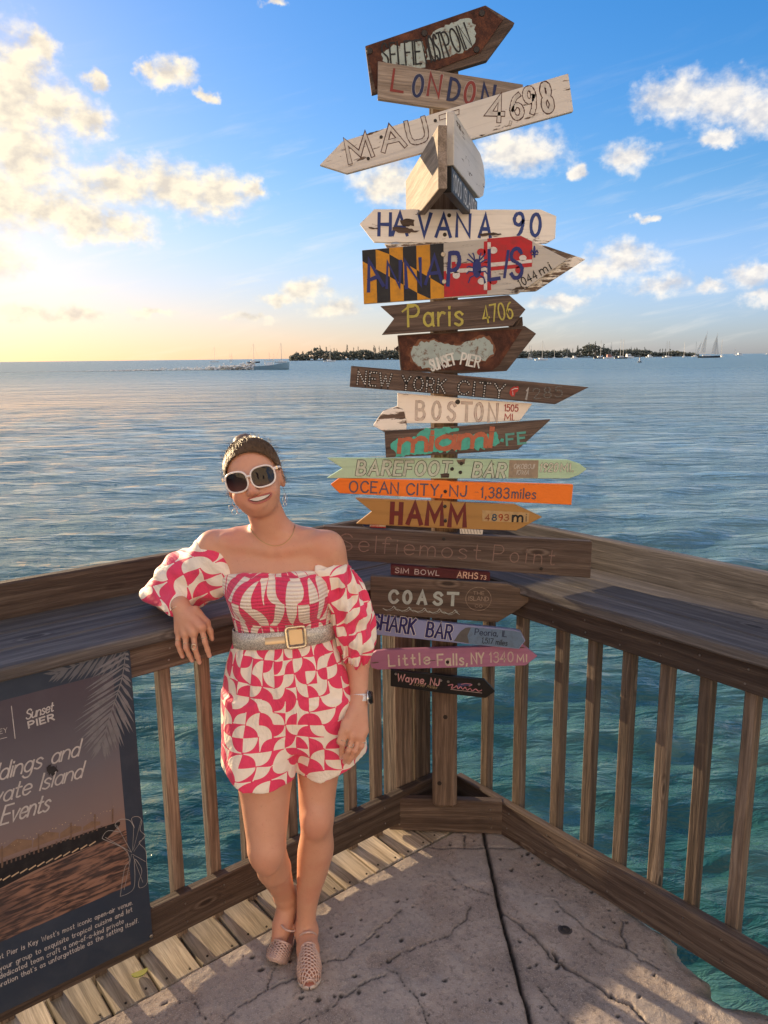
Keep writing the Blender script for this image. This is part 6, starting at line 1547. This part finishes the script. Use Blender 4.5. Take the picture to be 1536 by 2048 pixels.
# ---- hair
Hh = Vol(tuple(Hc - .16), tuple(Hc + V(.16, .16, .19)), .003)
def hairfn(X, Y, Z):
    q = [((X - Hc[0]) * HF[i][0] + (Y - Hc[1]) * HF[i][1] + (Z - Hc[2]) * HF[i][2]) for i in range(3)]
    c = (0, -.013, .030); r = (.0782, .0968, .0890); e = [q[i] - c[i] for i in range(3)]
    k0 = np.sqrt(sum((e[i] / r[i]) ** 2 for i in range(3))) + 1e-9; k1 = np.sqrt(sum((e[i] / r[i] ** 2) ** 2 for i in range(3)))
    d = k0 * (k0 - 1) / k1
    ang = np.arctan2(q[0], q[2]); d = d + .0003 * np.sin(ang * 90)
    cut = (q[1] + .0010 * np.sin(ang * 13) - .058 + .5 * np.abs(q[0]) ** 1.3) * .80 - (q[2] - .080) * .596
    d = d + .0075 * np.clip(1 + cut / .030, 0, 1) ** 1.5
    return np.maximum(d, np.maximum(cut, -.075 - q[2] - .5 * np.abs(q[1] + .05)))
Hh.add(hairfn, Hc - .15, Hc + .17, .004)
Hh.ell(hp(.010, -.050, .112), (.030, .028, .019), .010, HF); Hh.ell(hp(.0, -.095, .06), (.035, .03, .04), .02, HF)
v_, q_ = Hh.mesh()
def _hair(t, b):
    p = t.coord('Object'); n = t.noise(t.vec('MULTIPLY', p, (1.0, .35, 1.0)), 260.0, 3.0, .6); n2 = t.noise(p, 40.0, 3.0, .6)
    c = t.mix(n, (.060, .036, .021), (.27, .17, .10)); c = t.mix(t.math('MULTIPLY', t.ramp(n2, .4, .7), .4), c, (.24, .155, .09))
    return {'Base Color': c, 'Roughness': .5, 'Normal': t.bump(n, .35, .002)}
m_hair = mat('brown hair', _hair, spec=.5)
hair = npmesh('hair', v_, q_, m_hair, woman)
g = np.random.default_rng(21); sv_ = []; sf_ = []
def strand(pts, r):
    b = len(sv_); n = len(pts)
    for i, p in enumerate(pts):
        d = pts[min(i + 1, n - 1)] - pts[max(i - 1, 0)]; d = d / (np.linalg.norm(d) + 1e-9)
        u = np.cross(d, V(.3, .2, .9)); u /= np.linalg.norm(u) + 1e-9; w = np.cross(d, u); rr_ = r * (1 - .6 * i / n)
        for k in range(3): sv_.append(tuple(p + rr_ * (u * math.cos(k * 2.094) + w * math.sin(k * 2.094))))
    for i in range(n - 1):
        for k in range(3): sf_.append((b + i * 3 + k, b + i * 3 + (k + 1) % 3, b + i * 3 + 3 + (k + 1) % 3, b + i * 3 + 3 + k))
RH = V(.0790, .0975, .0900); CH = V(0, -.013, .030)
for i in range(3400):
    ph = g.uniform(-1.06, 1.06); s0 = V(.97 * math.sin(1.32 * ph), .765 - .58 * ph * ph + g.normal(0, .020), .565 - .82 * ph * ph + g.normal(0, .020))
    s0 /= np.linalg.norm(s0); s1 = V(.04 + g.normal(0, .10), -.66, .74 + g.normal(0, .08)); s1 /= np.linalg.norm(s1)
    o_ = 1 + abs(g.normal(0, .012)); pts = []
    for k in range(8):
        u = g.uniform(.0, .05) + k / 7 * .95; d = s0 * (1 - u) + s1 * u; d /= np.linalg.norm(d); d = d + V(*g.normal(0, .006, 3)); pts.append(hp(*(CH + d * RH * (o_ + .006 * math.sin(u * 9 + i)))))
    strand(pts, .00060)
for i in range(150):                                      # flyaways on the crown and loose wisps
    th = g.uniform(-1.9, 1.9); d = V(math.sin(th), g.uniform(-.5, .3), math.cos(th)); d /= np.linalg.norm(d); p0 = hp(*(CH + d * RH)); out = hr * d[0] + hf * d[1] + hu * d[2]
    t1 = np.cross(out, V(*g.normal(0, 1, 3))); t1 /= np.linalg.norm(t1); Ls = g.uniform(.012, .035)
    strand([p0 + t1 * Ls * k / 5 + out * (.018 * math.sin(k / 5 * 2.2) * g.uniform(.3, 1)) for k in range(6)], .00032)
for i in range(26):
    sx = -1 if i % 3 else 1; p0 = hp(sx * .072, g.uniform(-.02, .012), g.uniform(-.02, .02)); pts = [p0 + k / 6 * (hr * sx * g.uniform(.0, .035) - hu * g.uniform(.01, .05) + hf * g.uniform(-.01, .02)) + hr * sx * .006 * math.sin(k) for k in range(7)]; strand(pts, .0004)
o = meshobj('hair_strand', sv_, sf_, m_hair, hair); o['kind'] = 'stuff'
# ---- mouth
m_lip = mat('lips', color=(.42, .12, .10), rough=.35); m_teeth = mat('teeth', color=(.62, .58, .53), rough=.25); m_mouth = mat('mouth shade', color=(.10, .025, .025), rough=.6)
KF = lambda x, y: (420 + x / 7.68, 860 + y / 7.68)
def fpts(pts, off):
    out = []
    for p in pts:
        h = on_body(*KF(*p), off); out.append(h)
    return out
def subdiv(p, k=3): return smooth_pts(p, k)
def face_fill(up, lo, off, nm, m, parent, rows=5):
    n = len(up); v = []; f = []
    for r_ in range(rows + 1):
        u = r_ / rows; v += fpts([(p[0] + (q[0] - p[0]) * u, p[1] + (q[1] - p[1]) * u) for p, q in zip(up, lo)], off)
    for r_ in range(rows):
        for i in range(n - 1): f.append(((r_ + 1) * n + i, (r_ + 1) * n + i + 1, r_ * n + i + 1, r_ * n + i))
    return meshobj(nm, v, f, m, parent, True)
upr = [(592, 1066), (640, 1052), (700, 1038), (770, 1020), (840, 1000), (895, 985), (936, 974)]
lwr = [(598, 1072), (645, 1092), (705, 1102), (775, 1090), (840, 1064), (890, 1025), (934, 982)]
face_fill(subdiv(upr), subdiv(lwr), .0020, 'mouth', m_mouth, body)
tu = [(612, 1064), (650, 1053), (705, 1040), (770, 1022), (838, 1002), (888, 988), (915, 984)]
tl = [(618, 1070), (654, 1082), (706, 1090), (768, 1079), (830, 1052), (876, 1019), (908, 992)]
tt_ = face_fill(subdiv(tu), subdiv(tl), .0040, 'teeth', m_teeth, body)
mb = MB(); mb.tube(fpts(subdiv([(585, 1070), (640, 1046), (700, 1026), (750, 1010), (775, 1010), (840, 988), (900, 972), (946, 970)], 4), .0022), [.0012] + [.0024] * 27 + [.0012], 8); mb.build('lip', m_lip, body, True)
mb = MB(); mb.tube(fpts(subdiv([(585, 1072), (640, 1106), (705, 1124), (778, 1113), (848, 1084), (902, 1040), (946, 974)], 4), .0026), [.0012] + [.0026] * 23 + [.0012], 8); mb.build('lip', m_lip, body, True)
# ---- sunglasses
m_frame = mat('white glasses frame', color=(.78, .70, .66), rough=.3)
def _lens(t, b):
    z = t.sep(t.coord('Object'))[2]
    return {'Base Color': t.mix(t.ramp(z, Hc[2] - .03, Hc[2] + .02), (.10, .04, .035), (.012, .008, .010)), 'Roughness': .03}
m_lens = mat('dark lens', _lens, spec=.35)
sg = empty('sunglasses', (0, 0, 0), woman); tag(sg)
def rimpts(sx, ax_, az_, n=36):
    out = []
    for i in range(n):
        a = 2 * math.pi * i / n; c_, s_ = math.cos(a), math.sin(a)
        kk = 1 / (abs(c_) ** 2.7 + abs(s_) ** 2.7) ** (1 / 2.7)
        x = sx * .0365 + ax_ * kk * c_; z = .0105 + az_ * kk * s_ - .0025 * (c_ * sx > 0) * abs(c_) * 0
        out.append(hp(x, .101 - 5.2 * x * x - 0, z))
    return out
for sx in (-1, 1):
    rp = rimpts(sx, .0318, .0282); mb = MB(); mb.tube(rp + [rp[0], rp[1]], .0030, 8, flat=.8); mb.build('frame_rim', m_frame, sg, True)
    ce = hp(sx * .0365, .1005 - 5.2 * .0365 ** 2 + .0025, .0105); rr2 = rimpts(sx, .0165, .0145); v = [ce] + [Vector(p) + Vector(hf) * .0012 for p in rr2] + rimpts(sx, .0308, .0272); n = 36
    f = [(0, 1 + i, 1 + (i + 1) % n) for i in range(n)] + [(1 + i, 1 + n + i, 1 + n + (i + 1) % n, 1 + (i + 1) % n) for i in range(n)]
    meshobj('lens', v, f, m_lens, sg, True)
    mb = MB(); mb.tube([hp(sx * .0675, .078, .022), hp(sx * .0755, .062, .023), hp(sx * .0815, .03, .020), hp(sx * .081, -.012, .012)], [.004, .0042, .003, .002], 8); mb.build('temple_arm', m_frame, sg, True)
    mb = MB(); mb.box(hp(sx * .0765, .062, .023), .004, .012, .009, Vector(hr), Vector(hf), Vector(hu)); mb.build('hinge', m_gold, sg)
mb = MB(); mb.tube([hp(-.0075, .1035, .019), hp(0, .1055, .021), hp(.0075, .1035, .019)], .0032, 8); mb.build('bridge', m_frame, sg, True)
# ---- jewellery and watch
def loop(c, u, w, L, wd, r, mb):
    mb.tube([c + u * (L * .5 * (1 - math.cos(q))) + w * (wd * math.sin(q) * (1 + .3 * math.cos(q + 3.14))) for q in [2 * math.pi * i / 18 for i in range(19)]], r, 5)
cf = vy(472, 1016, 2.185); X_, Z_ = V(1, 0, 0), V(0, 0, 1)
er = empty('earring', (0, 0, 0), woman)
mb = MB()
for k in range(5):
    a = R(90 + 72 * k + 12); u = X_ * math.cos(a) + Z_ * math.sin(a); loop(cf, u, np.cross(u, V(0, -1, 0)), .021, .0075, .00065, mb)
mb.tube([vy(466, 985, 2.19), vy(470, 1000, 2.187), cf], .0006, 5); mb.build('wire_flower', m_silv, er)
ce_ = vy(570, 1000, 2.2); er = empty('earring', (0, 0, 0), woman); mb = MB()
for k in range(5):
    a = R(90 + 72 * k); u = X_ * .22 * math.cos(a) + V(0, 1, 0) * math.cos(a) * .97 + Z_ * math.sin(a); loop(ce_, u, np.cross(u, V(.97, -.22, 0)), .021, .0075, .00065, mb)
mb.tube([vy(567, 975, 2.195), ce_], .0006, 5); mb.build('wire_flower', m_silv, er)
nk = [on_body(x, y, .0012) for x, y in smooth_pts([(494, 1033), (499, 1052), (512, 1072), (530, 1086), (550, 1092), (570, 1086), (584, 1070), (590, 1050), (588, 1036)], 5)]
mb = MB(); mb.tube([p for p in nk if p], .0011, 5); mb.build('necklace', mat('dark gold chain', color=(.40, .27, .14), rough=.3, metal=.9), woman)
def ring_on(a, b, u, rad, r, nm, m, sx=1.0):
    a, b = np.array(a), np.array(b); c = a + (b - a) * u; d = (b - a) / np.linalg.norm(b - a); e = np.cross(d, V(0, 1, 0)); e /= np.linalg.norm(e); f_ = np.cross(d, e)
    mb = MB(); mb.tube([c + rad * (e * math.cos(q) + f_ * math.sin(q)) for q in [2 * math.pi * i / 16 for i in range(18)]], r, 6); return mb.build(nm, m, woman, True)
for i in range(4): ring_on(RK[i], RP[i], .72, .0098, .0011, 'ring', m_gold)
mb = MB(); c = np.array(RP[2]) * .8 + np.array(RK[2]) * .2 + V(0, -.0105, 0); mb.tube([c + .0065 * X_ * math.cos(q) + .0085 * Z_ * math.sin(q) for q in [2 * math.pi * i / 18 for i in range(20)]], .0015, 6); mb.build('ring_stone', m_gold, woman, True)
for i in (0, 2, 3): ring_on(LK[i], LP[i], .75, .0098, .0011, 'ring', m_gold)
ring_on(wR, (np.array(RK[1]) + np.array(RK[2])) / 2, .06, .0275, .0016, 'bracelet', m_gold); ring_on(wR, (np.array(RK[1]) + np.array(RK[2])) / 2, .12, .0282, .0011, 'bracelet', m_gold)
wt = empty('watch', (0, 0, 0), woman)
axw = (wL - eL) / np.linalg.norm(wL - eL); cw = wL + axw * .004; ew = np.cross(axw, V(0, 1, 0)); ew /= np.linalg.norm(ew); fw = np.cross(axw, ew)
v = []; f = []; N = 28
for i in range(N):
    q = 2 * math.pi * i / N; d = ew * math.cos(q) + fw * math.sin(q)
    for (o_, rr_) in ((-.011, .0272), (-.0105, .0290), (.0105, .0290), (.011, .0272)): v.append(cw + axw * o_ + d * rr_)
for i in range(N):
    j = (i + 1) % N
    for k in range(3): f.append((i * 4 + k, j * 4 + k, j * 4 + k + 1, i * 4 + k + 1))
meshobj('watch_strap', v, f, mat('white strap', color=(.70, .70, .72), rough=.45), wt, True)
side = ew if ew[0] > 0 else -ew
side = side * .93 + V(0, -.36, 0); side -= axw * (side @ axw); side /= np.linalg.norm(side); tz = np.cross(side, axw)
def rbox(c, X, Y, Z, a, b, h, m, nm, parent, bev=.004):
    bm = bmesh.new(); bmesh.ops.create_cube(bm, size=1.0)
    for q in bm.verts: q.co = Vector((q.co.x * a, q.co.y * b, q.co.z * h))
    bmesh.ops.bevel(bm, geom=bm.edges[:], offset=bev, segments=3, affect='EDGES')
    mw = Matrix((Vector(X), Vector(Y), Vector(Z))).transposed().to_4x4(); mw.translation = Vector(c)
    o = bmobj(nm, bm, m, parent, True); o.matrix_world = mw; return o
rbox(cw + side * .032, axw, tz, side, .040, .034, .0105, m_silv, 'watch_case', wt)
rbox(cw + side * .0365, axw, tz, side, .036, .030, .004, mat('watch glass', color=(.006, .006, .008), rough=.06), 'watch_face', wt, .0018)
# ---- woven sandals
def _sand(t, b): return {'Base Color': (.60, .42, .36), 'Roughness': .28}
m_sand2 = mat('rose gold jelly', _sand, metal=.25); m_sole = mat('pale sole', color=(.52, .44, .40), rough=.5); m_insole = mat('coral insole', color=(.62, .27, .21), rough=.6)
def sandal(heel, ball, toe, up, w_heel, w_ball, w_toe):
    r = empty('sandal', (0, 0, 0), woman)
    H_, Bp, T_ = V(*heel), V(*ball), V(*toe); side_ = np.cross((Bp - H_) / np.linalg.norm(Bp - H_), up); side_ /= np.linalg.norm(side_)
    def cen(u): return ((1 - u) ** 2 * H_ + 2 * u * (1 - u) * (2 * Bp - .5 * H_ - .5 * T_) + u * u * T_)
    def wid(u): return np.interp(u, [0, .03, .12, .35, .7, .88, .97, 1.0], [.004, .45, 1, .9, 1.28, 1.12, .62, .05]) * w_heel
    US = np.concatenate([np.linspace(0, .12, 7), np.linspace(.16, .86, 14), np.linspace(.89, 1, 8)])
    v = []; f = []
    for u in US:
        c = cen(u); w = wid(u)
        for (s_, zz) in ((-1, .0), (-1, .012), (1, .012), (1, .0)): v.append(c + side_ * w * s_ + up * (zz - .012))
    for i in range(len(US) - 1):
        for k in range(4): f.append((i * 4 + k, i * 4 + (k + 1) % 4, i * 4 + 4 + (k + 1) % 4, i * 4 + 4 + k))
    meshobj('sole', v, f, m_sole, r, True)
    v = []; f = []
    for u in US:
        for s_ in (-1, 1): v.append(cen(u) + side_ * (wid(u) - .003) * s_ + up * .0012)
    for i in range(len(US) - 1): f.append((i * 2, i * 2 + 1, i * 2 + 3, i * 2 + 2))
    meshobj('insole', v, f, m_insole, r)
    # woven toe: two families of crossing straps over a dome
    def dome(u, a):
        w = wid(u) * 1.0; hgt = np.interp(u, [.48, .7, .90, 1.0], [.070, .062, .042, .014])
        return cen(u) + side_ * (w * math.cos(a)) + up * (hgt * math.sin(a))
    for fam in (-1, 1):
        for k in range(-7, 6):
            pts = []
            for i in range(11):
                a = math.pi * (.02 + .96 * i / 10); u = .80 + fam * (a - math.pi / 2) * .085 + k * .046
                if .535 < u < .99: pts.append(dome(u, a) + up * (.0006 * fam))
            if len(pts) > 2:
                mb = MB(); mb.tube(pts, .0023, 6); mb.build('woven_strap', m_sand2, r, True)
    mb = MB(); mb.tube([dome(.535, math.pi * (.0 + i / 12)) for i in range(13)], .0036, 6); mb.build('throat_band', m_sand2, r, True)
    mb = MB(); mb.tube([dome(.972, math.pi * i / 10) for i in range(11)], .0034, 6); mb.build('toe_band', m_sand2, r, True)
    mb = MB()
    mb.tube([cen(.56) + side_ * wid(.56) + up * .01, cen(.4) + side_ * wid(.4) * 1.0 + up * .022, cen(.12) + side_ * wid(.12) * 1.02 + up * .040, cen(0) + up * .046 - (T_ - H_) / np.linalg.norm(T_ - H_) * .008, cen(.12) - side_ * wid(.12) * 1.02 + up * .040, cen(.4) - side_ * wid(.4) + up * .022, cen(.56) - side_ * wid(.56) + up * .01], .0032, 6); mb.build('heel_strap', m_sand2, r, True)
    mb = MB(); cc = cen(.30); mb.tube([cc + side_ * wid(.3) * 1.06 * math.cos(a) + up * (.030 + .050 * math.sin(a)) + (T_ - H_) * .12 * math.sin(a) for a in [math.pi * i / 14 for i in range(15)]], .0034, 6); mb.build('ankle_strap', m_sand2, r, True)
    p_ = cc + side_ * wid(.3) * .92 + up * .058; mb = MB(); mb.box(p_, .012, .005, .010, Vector(side_), Vector(up), Vector(np.cross(side_, up))); mb.build('strap_buckle', m_silv, r)
sandal((-.278, 2.266, .016), (-.257, 2.132, .016), (-.244, 2.022, .014), V(0, 0, 1), .031, .04, .02)
upR = np.cross(V(1, .3, 0), V(.044, .116, .100)); upR = -upR if upR[2] < 0 else upR; upR /= np.linalg.norm(upR)
sandal((-.300, 2.312, .126), (-.348, 2.200, .022), (-.363, 2.122, .014), upR, .031, .04, .02)

# ------------------------------------------------------------------ bar pavilion behind the viewer (mirrored in the sunglasses), added large for warm bounce
pvc = P(9.4, 8.2, 0); pvm = Matrix.Translation(pvc) @ Matrix.Rotation(R(180 + 12), 4, 'Z')
pav = empty('bar_pavilion', pvm); tag(pav, 'cream bar pavilion on the pier, added for warm bounce light, seen only mirrored in the sunglasses', 'pavilion')
m_cw = mat('cream boarding', color=(.72, .64, .52), rough=.7); m_roofp = mat('pale metal roof', color=(.62, .60, .56), rough=.5)
mb = MB(); mb.box((0, 1.5, 2.6), 30, .2, 5.2); mb.build('wall', m_cw, pav)
rfm = MB(); rfm.add([(-15.5, .9, 5.3), (15.5, .9, 5.3), (15.5, 6.5, 8.2), (-15.5, 6.5, 8.2), (-15.5, .9, 5.15), (15.5, .9, 5.15), (15.5, 6.5, 8.05), (-15.5, 6.5, 8.05)], [(0, 1, 2, 3), (7, 6, 5, 4), (0, 4, 5, 1), (2, 6, 7, 3), (1, 5, 6, 2), (0, 3, 7, 4)]); rfm.build('roof', m_roofp, pav)
for k in range(6):
    mb = MB(); mb.box((-13 + 5.2 * k, 1.30, 2.55), .3, .14, 5.1); mb.build('column', m_white, pav)
for k in range(4):
    mb = MB(); mb.box((-10.3 + 5.2 * k, 1.39, 2.1), 1.7, .04, 1.4); wf = mb.build('window', m_white, pav); mb = MB(); mb.box((-10.3 + 5.2 * k, 1.36, 2.1), 1.5, .03, 1.2); mb.build('pane', m_glassd, wf)
mb = MB(); mb.box((9.0, 1.39, 1.1), 1.1, .05, 2.2); mb.build('door', mat('door paint', color=(.10, .25, .28), rough=.5), pav)
